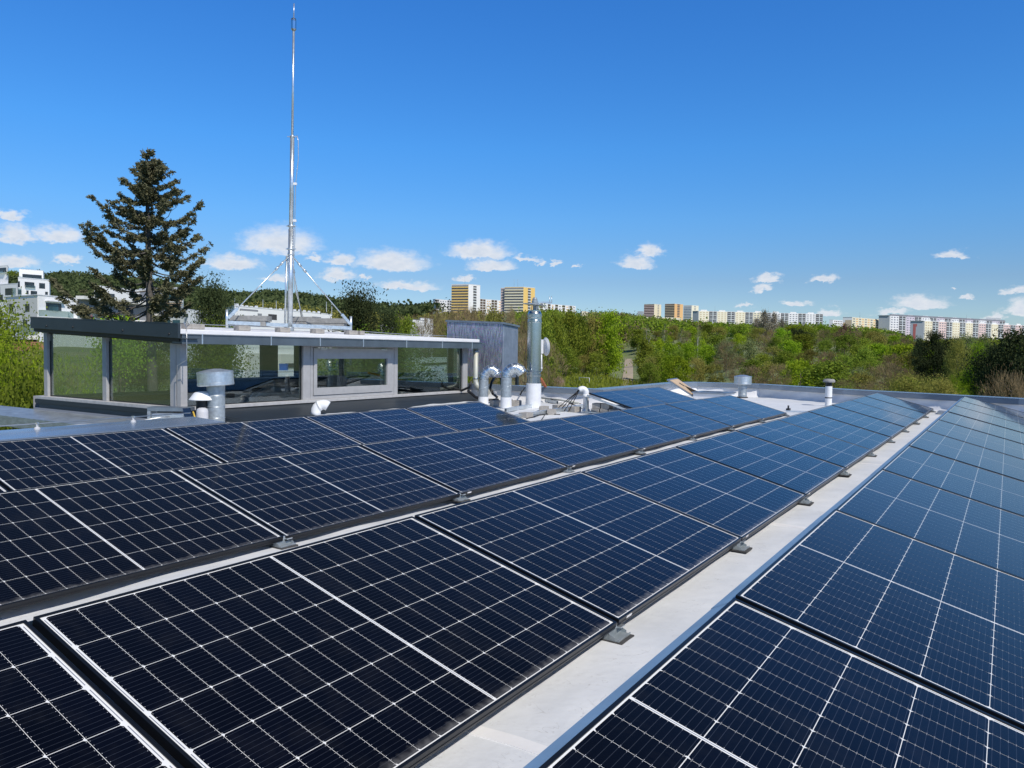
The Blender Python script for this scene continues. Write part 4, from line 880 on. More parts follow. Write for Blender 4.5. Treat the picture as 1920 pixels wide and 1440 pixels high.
bk = [(986,784,'first concrete block under the long rail, nearest the panels'),(1034,777,'second concrete block under the long rail, below the chimney'),(1077,772,'third concrete block under the long rail, beside the white pipe bend'),(930,762,'concrete block between the two gooseneck ducts'),(968,762,'concrete block just right of the front gooseneck duct'),(1020,771,'low concrete block right behind the long rail'),(1048,768,'concrete block behind the long rail, right of the chimney'),(1062,755,'rear concrete block among the black cables'),(1035,755,'concrete block right of the chimney base among cables'),(985,744,'flat concrete block behind the chimney base'),(1108,756,'concrete block between white pipe bend and block stack')]
for i, (px, py, lb) in enumerate(bk):
    p = onz(px, py, ZR); block((p[0],p[1],ZR), (.17,.22,.13 if i in (3,4) else .10), .5*math.sin(i*1.7), lb, 'loose concrete blocks by the chimney')
pt = lambda px, py, z=ZR+.015: onz(px, py, z)
def cable(pts, r, lab, m_='black', nm='cable', cat='cable'):
    tag(MB().tube(pts, r, 7).build(nm, M[m_], None, pts[0]), lab, cat)
cable([at(845,726,18.6), at(866,732,18.6), at(880,726,18.4), at(884,715,18.4)], .03, 'thick black hose looping left of the downpipe', nm='hose', cat='hose')
cable([at(878,733,17.6), pt(892,745,.0), pt(915,750), pt(935,750)], .035, 'thick black hose running from the cabin corner under the ducts', nm='hose', cat='hose')
cable([at(928,706,17.6), at(922,716,17.4), at(919,728,17.2), at(924,738,17.0), pt(934,746), pt(960,752)], .03, 'black hose curving between the two gooseneck ducts', nm='hose', cat='hose')
cable([at(984,727,17.5), at(978,735,17.3), pt(973,745), pt(960,750)], .015, 'black cable drooping left of the chimney base')
cable([pt(1013,741), pt(1030,743,.05), pt(1050,750), pt(1070,756), pt(1090,757)], .012, 'upper black cable snaking right of the chimney base')
cable([pt(1013,747), pt(1034,748,.03), pt(1045,756), pt(1062,754), pt(1085,762)], .012, 'lower black cable snaking right of the chimney base')
cable([pt(987,785), pt(1000,782), pt(1012,778), pt(1030,776), pt(1050,777)], .009, 'thin black cable on the white roof below the long rail')
cable([pt(1015,788), pt(1019,782), pt(1022,777)], .008, 'short thin cable crossing the white roof to the panels')
cable([pt(1014,746,.02), pt(1050,750,.02), pt(1085,756,.0)], .02, 'pale conduit lying on the roof behind the long rail', 'pipe_patina', 'conduit', 'conduit')
b = MB(); b.bar(at(1014,710,16.9), onz(1034,745,ZR+.02), .05, .05); tag(b.build('prop', M['orange'], None, onz(1034,745,ZR)), 'rust orange diagonal prop beside the chimney base', 'prop')

# skylight with open lid
sk = thing('skylight', onz(1330,752,ZR), 'open roof skylight with tilted wooden lid and white curb', 'skylight')
q = [onz(1296,752,ZR), onz(1352,757,ZR), onz(1392,746,ZR)]; a = q[0]; u = np.array([1,0,0.]); v = np.array([0,1,0.])
sa_, sb_ = .80, .80; hC = .20
o0 = onz(1299,752,ZR); o0 = np.array([o0[0],o0[1],ZR])
b = MB(); T_ = .09
for (x0,y0_,x1,y1_) in ((0,0,sa_,T_),(0,sb_-T_,sa_,sb_),(0,T_,T_,sb_-T_),(sa_-T_,T_,sa_,sb_-T_)): b.box(o0+[x0,y0_,0], o0+[x1,y1_,hC])
b.build('curb', M['membrane_white'], sk, bevel=.01)
b = MB(); T_ = .13
for (x0,y0_,x1,y1_) in ((-.03,-.03,sa_+.03,T_),(-.03,sb_-T_,sa_+.03,sb_+.03),(-.03,T_,T_,sb_-T_),(sa_-T_,T_,sa_+.03,sb_-T_)): b.box(o0+[x0,y0_,hC+.002], o0+[x1,y1_,hC+.03])
b.build('frame', M['zinc'], sk)
MB().box(o0+[.1,.1,.02], o0+[sa_-.1,sb_-.1,.03]).build('shaft', M['dark_recess'], sk)
dl = 19.2; A = at(1299,742,dl); B = at(1311,738,dl+.9); Cc = at(1269,708.5,dl+1.0); D = at(1251,711,dl+.1)
nn = np.cross(B-A, D-A); nn /= np.linalg.norm(nn); nn = nn if nn[2] > 0 else -nn
def slab(P4, n_, t0, t1): b = MB(); b.add([p+n_*t0 for p in P4]+[p+n_*t1 for p in P4], [(0,1,2,3),(7,6,5,4),(0,4,5,1),(1,5,6,2),(2,6,7,3),(3,7,4,0)]); return b
lidf = slab([A,B,Cc,D], nn, -.03, 0).build('lid', M['zinc'], sk)
cen_ = (A+B+Cc+D)/4; inn = [cen_+(p-cen_)*.86 for p in (A,B,Cc,D)]
slab(inn, nn, .0015, .008).build('plywood', M['wood'], lidf)
MB().obox(cen_+nn*.014+(D-A)*.10, (B-A)*.03, (D-A)*.10, nn*.005).build('handle', M['black'], lidf)
MB().bar(at(1272,722,dl+.9), o0+[.02,.30,.18], .03, .10).build('lid_stay', M['charcoal'], sk)
# small flat lid on the roof at the far end of the aisle
p = onz(1770,769,ZR); b = MB().box((1.2,17.95,ZR),(1.72,18.35,ZR+.06)); tag(b.build('roof_outlet', M['zinc_light'], None, (1.45,18.1,ZR), bevel=.008), 'small flat zinc cover at the far end of the white aisle', 'roof cover')
p = onz(1478,770,ZR); b = MB().box((p[0]-.03,p[1]-.08,ZR),(p[0]+.03,p[1]+.08,ZR+.05)); b.box((p[0]-.012,p[1]-.03,ZR+.05),(p[0]+.012,p[1]+.03,ZR+.11)); tag(b.build('roof_clip', M['black'], None, (p[0],p[1],ZR)), 'small black clip on the roof past the end of the third panel row', 'clip')
b = MB().bar(onz(1473,771,-.05), onz(1530,773,-.05), .05, .03); tag(b.build('end_rail', M['galv'], None, onz(1473,771,-.05)), 'short galvanised rail lying past the end of the third panel row', 'rail')

# ------------------------------------------------------------------ trees
LM = {
 'bright': leafmat('leaf_bright', (0.126,0.21,0.014), (0.392,0.546,0.0392), .42, .6, .30),
 'mid': leafmat('leaf_mid', (0.1053,0.1588,0.02268), (0.2996,0.3646,0.0486), .40, .6, .35),
 'olive': leafmat('leaf_olive', (0.1271,0.1346,0.03289), (0.3513,0.3289,0.08222), .38, .6, .35),
 'sage': leafmat('leaf_sage', (0.1323,0.161,0.06325), (0.2875,0.3277,0.138), .38),
 'brown': leafmat('twig_brown', (0.15,0.114,0.06), (0.348,0.27,0.144), .18, .6, .3),
 'dark': leafmat('needle_dark', (0.0208,0.0338,0.0156), (0.0754,0.0988,0.0416), .15),
 'fir': leafmat('needle_fir', (.072,.088,.046), (.235,.232,.135), .18, 1.4),
 'grey': leafmat('twig_grey', (.150,.135,.098), (.300,.270,.195), .1),
 'pink': leafmat('blossom', (.45,.24,.26), (.75,.55,.55), .3),
 'purple': leafmat('leaf_purple', (.052,.018,.021), (.120,.045,.045), .2)}
def quads_mesh(name, C, A, B, mat_):
    """C centres, A/B half axes (n,3) -> one mesh of small leaf faces"""
    n = len(C); V = np.empty((n, 4, 3)); V[:,0] = C-A-B; V[:,1] = C+A-B*.6; V[:,2] = C+A*.9+B; V[:,3] = C-A*.7+B
    me = bpy.data.meshes.new(name); me.vertices.add(4*n); me.loops.add(4*n); me.polygons.add(n)
    me.vertices.foreach_set('co', V.reshape(-1)); me.loops.foreach_set('vertex_index', np.arange(4*n, dtype=np.int32))
    me.polygons.foreach_set('loop_start', np.arange(0, 4*n, 4, dtype=np.int32)); me.polygons.foreach_set('loop_total', np.full(n, 4, dtype=np.int32))
    me.update(calc_edges=True); me.materials.append(mat_); return me
def rdir(n):
    v = rng.normal(size=(n,3)); return v/np.linalg.norm(v, axis=1)[:,None]
def axes(n, size, elong=1., bias=None):
    a = rdir(n)
    if bias is not None: a = a+bias; a /= np.linalg.norm(a, axis=1)[:,None]
    b = np.cross(a, rdir(n)); b /= np.linalg.norm(b, axis=1)[:,None]
    s = size*(.6+.8*rng.random((n,1))); return a*s*elong, b*s/elong
def crown_pts(kind, n, ncl, seed):
    """clump centres then leaf points; unit height 1, base at z=0"""
    r = np.random.default_rng(seed)
    if kind == 'round': z0, zr, rx = .20, .80, .36
    elif kind == 'tall': z0, zr, rx = .12, .88, .23
    elif kind == 'spread': z0, zr, rx = .22, .78, .50
    elif kind == 'bush': z0, zr, rx = .0, 1.0, .62
    elif kind == 'column': z0, zr, rx = .05, .95, .10
    elif kind == 'pine': z0, zr, rx = .34, .66, .34
    elif kind == 'shrubtop': z0, zr, rx = .80, .20, .10
    elif kind == 'toppine': z0, zr, rx = .52, .48, .17
    elif kind == 'topround': z0, zr, rx = .40, .60, .24
    cl = []
    while len(cl) < ncl:
        u = r.random(); a = r.random()*6.283
        if kind in ('pine','toppine'): prof = math.sin(math.pi*min(1, u*.80+.16))**.8
        elif kind == 'column': prof = (1-u)**.5*(u+.15)**.2
        else: prof = math.sqrt(max(0, 1-(2*u-.9)**2/1.25))
        lob = 1+.30*math.sin(a*2+seed)+.22*math.sin(a*3+u*7+seed*2)+.15*math.sin(a*5-u*9)
        rad = prof*rx*lob*(.35+.65*r.random()**.45)
        cl.append((rad*math.cos(a), rad*math.sin(a), z0+zr*u+r.normal()*.02))
    cl = np.array(cl); k = r.integers(0, ncl, n)
    cs = (.036+.052*r.random(ncl))[k][:,None]*(1.15 if kind != 'column' else .45)
    off = np.clip(r.normal(size=(n,3)), -2, 2); off *= cs; off[:,2] *= .75 if kind != 'column' else 2.2
    if kind == 'pine': off[:,2] *= .6
    return cl[k]+off, cl
PROT = {}
def proto(key, kind, leaf, n, ncl, size, seed, trunk='bark', twig=False, elong=1.):
    P_, cl = crown_pts(kind, n, ncl, seed)
    bias = np.array([0,0,.0]) 
    A, B = axes(n, size, elong if not twig else 3.2)
    if twig:
        d = P_-np.array([0,0,.25]); d /= np.linalg.norm(d, axis=1)[:,None]; A = d*size*2.4+rdir(n)*size*1.1; B = np.cross(A, rdir(n)); B /= np.linalg.norm(B, axis=1)[:,None]; B *= size*.22
    me = quads_mesh('crown', P_, A, B, LM[leaf])
    tb = MB(); r0 = .018 if kind != 'bush' else .012; bend = np.array([math.sin(seed)*.02, math.cos(seed)*.02, 0])
    top = .86 if kind != 'bush' else .6
    pts = [np.array([0,0,-.03]), np.array([0,0,.15])+bend, np.array([0,0,.4])+bend*.3, np.array([0,0,.65])-bend, np.array([0,0,top])]
    tb.tube(pts, [r0*1.4, r0, r0*.75, r0*.45, r0*.12], 7)
    r = np.random.default_rng(seed+5)
    for i in range(10 if kind != 'column' else 4):
        c = cl[r.integers(0, len(cl))]; z = max(.12, c[2]-.10-.18*r.random()); st = np.array([0,0,z]); mid = (st+c)/2+np.array([0,0,-.02]); tb.tube([st, mid, c], [r0*.42, r0*.26, r0*.08], 5, caps=False)
    o = len(COL.objects); tr = tb.build('trunk', M[trunk]); tm = tr.data; bpy.data.objects.remove(tr)
    PROT[key] = (me, tm)
SZ = .0120
proto('bright_a','round','bright',5250,46,SZ,1); proto('bright_b','tall','bright',4900,46,SZ,2)
proto('mid_a','round','mid',5250,50,SZ,3); proto('mid_b','tall','mid',5250,50,SZ,4); proto('mid_c','spread','mid',5600,50,SZ,5)
proto('olive_a','round','olive',4550,46,SZ,6); proto('olive_b','spread','olive',4550,44,SZ,7)
proto('sage_a','round','sage',4550,46,SZ,8)
proto('brown_a','round','brown',3800,60,.0125,9,twig=True); proto('brown_b','spread','brown',3800,60,.0125,10,twig=True)
proto('dark_a','pine','dark',5600,44,SZ*.9,11,'bark_dark'); proto('dark_b','round','dark',5950,50,SZ,12,'bark_dark')
proto('column','column','grey',2200,60,.012,13,'bark_white',twig=True)
proto('birch','tall','sage',1500,30,SZ*.8,14,'bark_white'); proto('pink','bush','pink',700,22,.03,15); proto('purple','round','purple',2400,44,SZ,16)
proto('bush_g','bush','mid',1800,36,.024,17); proto('bush_b','bush','bright',1800,36,.022,18); proto('bush_o','bush','brown',2200,40,.016,19,twig=True)
# finer versions for trees that stand near
proto('near_bright','spread','bright',20000,130,.0058,21); proto('near_mid','spread','mid',20000,130,.0060,22); proto('near_olive','round','olive',18000,120,.0062,23)
proto('near_brown','spread','brown',16000,130,.0056,24,twig=True); proto('near_dark','pine','dark',22000,120,.0065,25,'bark_dark')
proto('near_pine','toppine','dark',16000,64,.0050,26,'bark_dark',elong=1.4); proto('near_top','topround','mid',26000,130,.0042,31); proto('near_top_b','topround','bright',24000,120,.0040,32)
proto('near_shrub','shrubtop','bright',5000,40,.0050,33); proto('near_bush','bush','bright',20000,100,.0065,27); proto('near_bush_mid','bush','mid',20000,100,.0065,28); proto('near_bush_brown','bush','brown',12000,80,.007,29,twig=True)
NTREE = [0]
def tree(key, pos, h, wfac, label, group=None, cat='tree', name=None):
    me, tm = PROT[key]; NTREE[0] += 1
    nm = name or ('bush' if 'bush' in key or key == 'pink' else 'conifer_tree' if 'dark' in key or 'pine' in key else 'broadleaf_tree')
    r = thing(nm, pos, label, cat, group); r.rotation_euler = (0, 0, random.random()*6.28); r.scale = (h*wfac, h*wfac, h)
    c = bpy.data.objects.new('crown', me); COL.objects.link(c); c.parent = r
    t = bpy.data.objects.new('trunk', tm); COL.objects.link(t); t.parent = r
    return r
def ptree(key, px, d, ytop, wpx, label, group=None, cat='tree'):
    """tree whose crown top reaches ytop and whose crown is about wpx wide"""
    g = gpos(px, d); zt = CAM[2]+(hor(px)-ytop)/FOC*d; h = max(1.5, zt-g[2]); nat = {'tall':.50,'column':.24}.get('tall' if key in ('bright_b','mid_b','birch') else 'column' if key == 'column' else '', .78)
    if 'bush' in key or key == 'pink': nat = 1.25
    if key == 'near_pine': nat = .38
    if key == 'near_shrub': nat = .24
    if 'near_top' in key: nat = .52
    if key in ('mid_c','olive_b','brown_b') or key in ('near_bright','near_mid','near_brown'): nat = 1.0
    h *= .955 if key in ('near_pine','near_shrub') else 1.0
    w_ = wpx/FOC*d; return tree(key, g, h, w_/(h*nat), label, group, cat)
NAMES = {'bright':'bright green broadleaf tree','mid':'mid green leafy tree','olive':'olive green tree','sage':'pale grey green tree','brown':'brown barely leafed tree','dark':'dark green conifer'}
# hand placed trees
ptree('near_pine', 397, 52, 534, 56, 'dark pine behind the cabin roof, right of the big spruce')
ptree('near_pine', 672, 60, 550, 74, 'dark spreading pine behind the right mast leg'); ptree('near_pine', 728, 66, 586, 40, 'smaller pine just right of the one behind the mast leg')
ptree('near_top', 400, 42, 632, 120, 'leafy tree seen through the left front pane of the cabin')
ptree('near_top', 700, 48, 646, 190, 'branchy pine seen through the hopper window')
ptree('near_top', 272, 50, 634, 120, 'broad dark leafy tree seen through the second side pane of the cabin')
ptree('near_shrub', 226, 34, 603, 56, 'fresh yellow green bush top showing above the charcoal fascia', cat='bush')
ptree('near_top', -30, 30, 592, 165, 'fresh green leafy tree at the left edge of the photo')
ptree('near_top_b', -15, 25, 662, 160, 'lower fresh green tree in front of the one at the left edge')
ptree('near_bush_mid', 0, 21, 715, 300, 'dense green bush at the far left above the parapet cap', cat='bush'); ptree('near_bush', 60, 23, 745, 150, 'bright green bush next to the zinc ledge', cat='bush')
ptree('near_bush_brown', 70, 27, 694, 170, 'dry brown thicket between the left trees and the cabin', cat='bush')
ptree('bush_g', 72, 62, 641, 22, 'small green shrub against the red brick wall', cat='bush')
ptree('column', 1418, 430, 600, 22, 'bare grey poplar, leftmost of the poplar clump'); ptree('column', 1432, 420, 586, 26, 'tallest bare grey poplar of the clump'); ptree('column', 1449, 430, 590, 24, 'bare grey poplar in the middle of the clump'); ptree('column', 1463, 440, 602, 22, 'bare grey poplar, rightmost of the poplar clump'); ptree('column', 1441, 400, 608, 30, 'low bare poplar in front of the poplar clump')
ptree('dark_b', 1490, 380, 618, 44, 'dark dense tree right of the bare poplar clump'); ptree('dark_a', 1512, 400, 624, 34, 'smaller dark tree right of the bare poplars')
ptree('near_dark', 1902, 70, 632, 120, 'large dark pine at the right edge of the photo'); ptree('near_dark', 1868, 82, 655, 70, 'dark pine leaning against the large one at the right edge'); ptree('near_dark', 1950, 66, 640, 120, 'dark pine cut off by the right photo edge')
ptree('near_bright', 1842, 84, 656, 62, 'vivid green broadleaf tree left of the large dark pine'); 
ptree('near_dark', 1752, 150, 629, 56, 'dark pine below the colourful apartment block'); ptree('near_dark', 1782, 150, 640, 44, 'dark pine right of the one below the colourful block'); ptree('dark_a', 1724, 160, 640, 30, 'small dark pine below the grey gable with the red stripe')
ptree('near_olive', 1795, 130, 640, 44, 'greyish green tree between the dark pines on the right'); ptree('sage_a', 1812, 190, 634, 40, 'pale willow like tree below the long colourful block'); ptree('sage_a', 1842, 200, 634, 36, 'second pale tree below the long colourful block'); ptree('sage_a', 1612, 150, 694, 42, 'pale grey green round tree in the middle of the right wood')
ptree('near_brown', 1900, 52, 708, 110, 'brown twiggy shrub tree at the lower right before the dark pines')
ptree('bright_a', 1272, 150, 672, 52, 'vivid green tree left of the skylight lid, in front of the wood'); ptree('bright_b', 1140, 262, 592, 42, 'tall bright green tree just left of the dirt path'); ptree('mid_b', 1209, 250, 640, 28, 'dark leafy tree right beside the dirt path'); ptree('mid_a', 1218, 200, 684, 34, 'round green tree at the right bank of the dirt path')
ptree('pink', 1050, 185, 706, 20, 'small pink blossoming shrub on the meadow near the chimney', cat='bush')
for i, (px, d, yt) in enumerate(((1308,330,612),(1276,345,618),(1245,350,610),(1212,360,612),(1058,300,600))):
    ptree('birch', px, d, yt, 14, ['white stemmed birch above the skylight lid','thin white stemmed birch left of the one above the skylight','white stemmed birch in the middle of the wood','slim birch right of the dirt path high in the wood','slim birch in the wood above the satellite dish'][i])
ptree('purple', 1583, 330, 612, 26, 'dark purple leaved tree below the small cream block')
# the wood: one tree after another by distance
def skyl(px): return float(np.interp(px, [300,560,640,740,800,845,900,1000,1040,1100,1150,1200,1290,1420,1540,1600,1660,1730,1800,1920], [548,562,574,598,592,588,586,589,582,584,586,597,606,613,609,616,622,642,641,639]))
def zone(px):
    return ('left of the dirt path' if px < 1165 else 'between the dirt path and the squat roof vent' if px < 1385 else 'between the squat vent and the white vent pipe' if px < 1552 else 'right of the white vent pipe' if px < 1730 else 'at the right side of the photo')
def pick(px, y):
    w_ = dict(bright=.24, mid=.32, olive=.22, sage=.06, brown=.16)
    if 1400 < px < 1700 and y > 680: w_ = dict(bright=.14, mid=.12, olive=.20, sage=.06, brown=.48)
    elif px >= 1700: w_ = dict(bright=.42, mid=.30, olive=.20, sage=.06, brown=.02)
    elif px < 1165: w_ = dict(bright=.30, mid=.40, olive=.20, sage=.02, brown=.08)
    return random.choices(list(w_), list(w_.values()))[0]
VAR = {'bright':['bright_a','bright_b'],'mid':['mid_a','mid_b','mid_c'],'olive':['olive_a','olive_b'],'sage':['sage_a'],'brown':['brown_a','brown_b']}
NEAR = {'bright':'near_bright','mid':'near_mid','olive':'near_olive','sage':'near_olive','brown':'near_brown'}
cnt = 0; DEP = [(78,40),(100,34),(128,31),(160,27),(200,26),(245,25),(290,24),(345,22),(405,21),(480,20)]
for d, sp in DEP:
    px = 1000 + random.random()*sp
    while px < 1960:
        x_ = px; px += sp*random.uniform(1.25, 1.9)
        dd = d*random.uniform(.93, 1.07)
        if dd < 170 and x_ < 1395: continue
        if dd < 115 and x_ < 1570: continue
        if dd < 262 and x_ < 1215: continue
        if 1146 < x_ < 1206 and dd < 430: continue
        if dd < 90 and x_ > 1815: continue
        hgt = random.uniform(6.5, 9.5)+(2.5 if dd > 240 else 0)+(2.0 if x_ < 1160 else 0)
        if dd < 170: hgt = random.uniform(5.2, 7.6)
        g = gpos(x_, dd); yt = hor(x_)-(g[2]+hgt-CAM[2])*FOC/dd
        yt = max(yt, skyl(x_)+random.uniform(-3, 6))
        if (g[2]+2.5-CAM[2])*FOC/dd > hor(x_)-yt: continue
        k = pick(x_, yt); key = NEAR[k] if dd < 125 else random.choice(VAR[k])
        wp_ = random.uniform(.62, .95)*hgt*FOC/dd*(1.0 if 'tall' not in key else .8)
        zn = zone(x_); where = 'in the front of the wood ' if dd < 170 else 'in the middle of the wood ' if dd < 320 else 'high at the back of the wood '
        lb = NAMES[k]+' '+where+zn
        ptree(key, x_, dd, yt, wp_, ' '.join(lb.split()[:16]), 'trees of the wood: '+NAMES[k]+' '+zone(x_)); cnt += 1
print('wood trees', cnt)
# trees between the cabin end and the chimney, behind the screen box
for i, (px, d, yt, wp_, key) in enumerate(((742,190,596,40,'bright_a'),(765,170,604,40,'mid_a'),(790,180,600,38,'brown_a'),(812,160,594,44,'brown_b'),(838,150,588,48,'brown_a'),(866,150,584,48,'brown_b'),(895,160,584,48,'brown_a'),(925,150,586,46,'olive_a'),(955,155,588,46,'brown_b'),(985,140,592,50,'brown_a'),(1012,150,590,40,'mid_b'),(1030,120,650,60,'brown_b'),(985,110,640,60,'brown_b'),(1040,190,596,46,'mid_a'),(1068,250,592,44,'mid_b'),(1090,260,600,40,'mid_a'),(1115,262,596,42,'olive_a'),(1062,235,655,44,'mid_a'),(1120,240,662,40,'mid_c'),(1095,245,668,34,'olive_b'),(1136,262,655,28,'mid_b'),(900,105,620,70,'brown_a'),(850,100,625,70,'mid_a'))):
    lbs = ['bright green tree right of the pines behind the mast','green tree right beside the bright one behind the mast','brown barely leafed tree left of the yellow striped tower','broad brown tree below the small white block','brown tree under the left edge of the yellow striped tower','brown tree below the yellow striped tower','brown tree between the two towers','olive tree left of the second tower foot','brown tree below the second tower','brown tree just left of the chimney cowl','green tree right behind the chimney top','brown twiggy tree right of the chimney, low','brown twiggy tree between screen box and chimney','green tree rising right of the chimney','tall green tree above the satellite dish, right side','leafy tree at the back of the meadow','olive tree at the back of the meadow near the path','round green tree on the meadow left of the small goal','broad green tree behind the small goal','olive tree between goal and dirt path','green tree at the left bank of the path','brown tree hidden behind the screen box','green tree hidden behind the cabin end']
    ptree(key, px, d, yt, wp_, lbs[i], 'trees behind the screen box and chimney')

# far-off wood as one mass: trees nobody could count on the slopes and the ridge
def forest(name, label, leafkey, pts, hh, n_each, size):
    C = []; A_ = []; B_ = []
    for (x, y, z, h) in pts:
        n = n_each; o = rng.normal(size=(n,3))*np.array([h*.24, h*.24, h*.22]); c = np.array([x, y, z+h*.55])+o; C.append(c)
    C = np.concatenate(C); a, b_ = axes(len(C), size); hs_ = (size*0+1); me = quads_mesh(name, C, a, b_, LM[leafkey]); ob = bpy.data.objects.new(name, me); COL.objects.link(ob)
    return tag(ob, label, 'wood', kind='stuff')
def scatter(n, p0, p1, d0, d1, h0, h1, pw=1., lim=True):
    out = []
    for _ in range(n):
        px = random.uniform(p0, p1); d = d0*(d1/d0)**(random.random()**pw); g = gpos(px, d); h_ = random.uniform(h0, h1)
        if lim: h_ = min(h_, CAM[2]+(hor(px)-skyl(px)+random.uniform(-2,5))*d/FOC-g[2])
        if h_ > 3.5: out.append((g[0], g[1], g[2], h_))
    return out
LM['hill'] = leafmat('leaf_hill', (.050,.075,.032), (.120,.160,.062), .25, .004)
forest('hill_forest', 'distant dark wood covering the long ridge at the left', 'hill', scatter(4200, -60, 860, 800, 2150, 12, 19, .6, False)+scatter(900, -60, 860, 2000, 2150, 12, 22, 1., False), 0, 34, 1.6)
forest('distant_wood', 'far-off mixed green wood on the slope below the apartment blocks', 'mid', [q for q in scatter(1300, 960, 1990, 520, 1150, 9, 14)+scatter(700, 1150, 1990, 850, 1350, 9, 13) if True], 0, 60, .58)
forest('distant_wood', 'far-off bright green treetops on the slope below the apartment blocks', 'bright', scatter(500, 960, 1990, 500, 1000, 8, 13), 0, 60, .56)
forest('distant_wood', 'far-off brown bare treetops on the slope below the apartment blocks', 'brown', scatter(450, 740, 1990, 480, 1000, 8, 13), 0, 60, .5)
forest('hill_foot_wood', 'green belt of trees at the foot of the left ridge', 'olive', scatter(700, 380, 900, 330, 800, 8, 14, 1., True), 0, 60, .55)
# rough grass and weeds on the meadow and beside the building
def grass(name, label, key, n, fn, s0, s1):
    P_ = []; S_ = []
    while len(P_) < n:
        px, d = fn(); g = gpos(px, d); P_.append(g); S_.append(random.uniform(s0, s1))
    P_ = np.array(P_); S_ = np.array(S_)[:,None]; up_ = np.tile([[0,0,1.]], (n,1))+rng.normal(size=(n,3))*.35; A_ = up_*S_; B_ = np.cross(up_, rdir(n)); B_ /= np.linalg.norm(B_, axis=1)[:,None]; B_ *= S_*.22
    me = quads_mesh(name, P_+A_*.8, A_, B_, LM[key]); ob = bpy.data.objects.new(name, me); COL.objects.link(ob); return tag(ob, label, 'grass', kind='stuff')
grass('meadow_grass', 'tall green grass of the meadow around the small goal', 'mid', 6000, lambda: (random.uniform(1000,1230), random.uniform(130,260)), .25, .6)
grass('scrub', 'rough grass and weeds on the slope left of the cabin', 'bright', 6000, lambda: (random.uniform(-60,180), 20*(90/20)**random.random()), .08, .25)
grass('dry_scrub', 'dry straw coloured weeds on the slope left of the cabin', 'brown', 4000, lambda: (random.uniform(20,140), random.uniform(24,40)), .10, .35)

# ------------------------------------------------------------------ the big spruce
sp0 = gpos(283, 40); sp0[2] = -7.6; d_s = 40.; T_ = thing('spruce_tree', sp0, 'big spruce with upturned bluish brown branches towering behind the cabin', 'tree')
ztop = CAM[2]+(hor(283)-281)/FOC*d_s; Ht = ztop-sp0[2]
tb = MB(); nS = 14; tp_ = []
for k in range(nS+1): f_ = k/nS; tp_.append(sp0+np.array([.10*math.sin(f_*5), .08*math.cos(f_*4), Ht*f_]))
tb.tube(tp_, [.34*(1-k/nS)**.8+.015 for k in range(nS+1)], 12)
tb.build('trunk', M['bark_dark'], T_)
rs = np.random.default_rng(3); limb = MB(); C = []; A_ = []; B_ = []
y2z = lambda y: CAM[2]+(hor(283)-y)/FOC*d_s
prof = [(281,3),(300,14),(330,26),(352,44),(380,62),(405,84),(430,102),(460,112),(490,118),(520,120),(545,128),(570,120),(592,110)]
def spread(z, side):
    y = hor(283)-(z-CAM[2])*FOC/d_s; w_ = float(np.interp(y, [p[0] for p in prof], [p[1] for p in prof]))
    ly = float(np.interp(y, [280,400,430,480,520,560,600], [1,1,1.18,1.16,1.05,1.30,1.35])); ry = float(np.interp(y, [280,350,420,500,540,560,600],[.95,1.1,1.0,.95,.92,.70,.45]))
    return w_/FOC*d_s*(ly if side < 0 else ry)
z = y2z(604); k = 0; ztop -= .55
while z < ztop-.1:
    fz = (z-y2z(604))/(ztop-y2z(604)); nb = 5
    for i in range(nb):
        a = i*6.283/nb+k*1.13+rs.normal()*.22; a += rs.normal()*.35; dr = np.array([math.cos(a), math.sin(a), 0]); side = dr@RT
        Lb = .93*(spread(z, -1)*(1-side)/2+spread(z, 1)*(1+side)/2)*rs.uniform(.72, 1.08)
        if rs.random() < .10: Lb *= .55
        zz0 = z+rs.normal()*.22
        st = sp0+np.array([0,0,zz0-sp0[2]]); rise = np.interp(fz, [0,.3,.7,1], [-.04,.04,.24,.7])+rs.normal()*.07; sag = .16*(1-fz)+abs(rs.normal())*.05
        pts = []; m_ = 8
        for j in range(m_+1):
            t_ = j/m_; pts.append(st+dr*Lb*t_+np.array([0,0, Lb*(rise*t_ - sag*math.sin(t_*math.pi)+ .22*(1-.5*fz)*t_**3)])+rs.normal(size=3)*.02*Lb*t_)
        limb.tube(pts, [max(.006,.045*(1-fz*.6)*(1-j/m_)+.006) for j in range(m_+1)], 5, caps=False)
        nt_ = int(9+Lb*10)
        if rs.random() < .08: continue
        for q in range(nt_):
            t_ = .40+.60*rs.random()**.8 if fz < .42 else .05+.95*rs.random()**.9; j = min(m_-1, int(t_*m_)); p = pts[j]+(pts[j+1]-pts[j])*(t_*m_-j)
            sd_ = np.cross(dr, [0,0,1])*(1 if rs.random() < .5 else -1); tl = (.20+.34*Lb*.36*(1.15-t_))*rs.uniform(.6,1.3)
            td = dr*.75+sd_*rs.uniform(.2,1.1)+np.array([0,0,rs.uniform(-.55,.45)]); td /= np.linalg.norm(td)
            nn_ = 26; s_ = rs.random((nn_,1)); cpt = p+td*tl*s_+rs.normal(size=(nn_,3))*.045; C.append(cpt)
            dv = td+rs.normal(size=(nn_,3))*.55+np.array([0,0,.25]); dv /= np.linalg.norm(dv, axis=1)[:,None]; A_.append(dv*rs.uniform(.04,.085,(nn_,1))); bb = np.cross(dv, rs.normal(size=(nn_,3))); bb /= np.linalg.norm(bb, axis=1)[:,None]; B_.append(bb*rs.uniform(.016,.034,(nn_,1)))
    z += np.interp(fz, [0,.5,1], [.50,.38,.20]); k += 1
limb.build('branches', M['bark_dark'], T_)
C = np.concatenate(C)-sp0; me = quads_mesh('needles', C, np.concatenate(A_), np.concatenate(B_), LM['fir']); ob = bpy.data.objects.new('needles', me); COL.objects.link(ob); ob.parent = T_
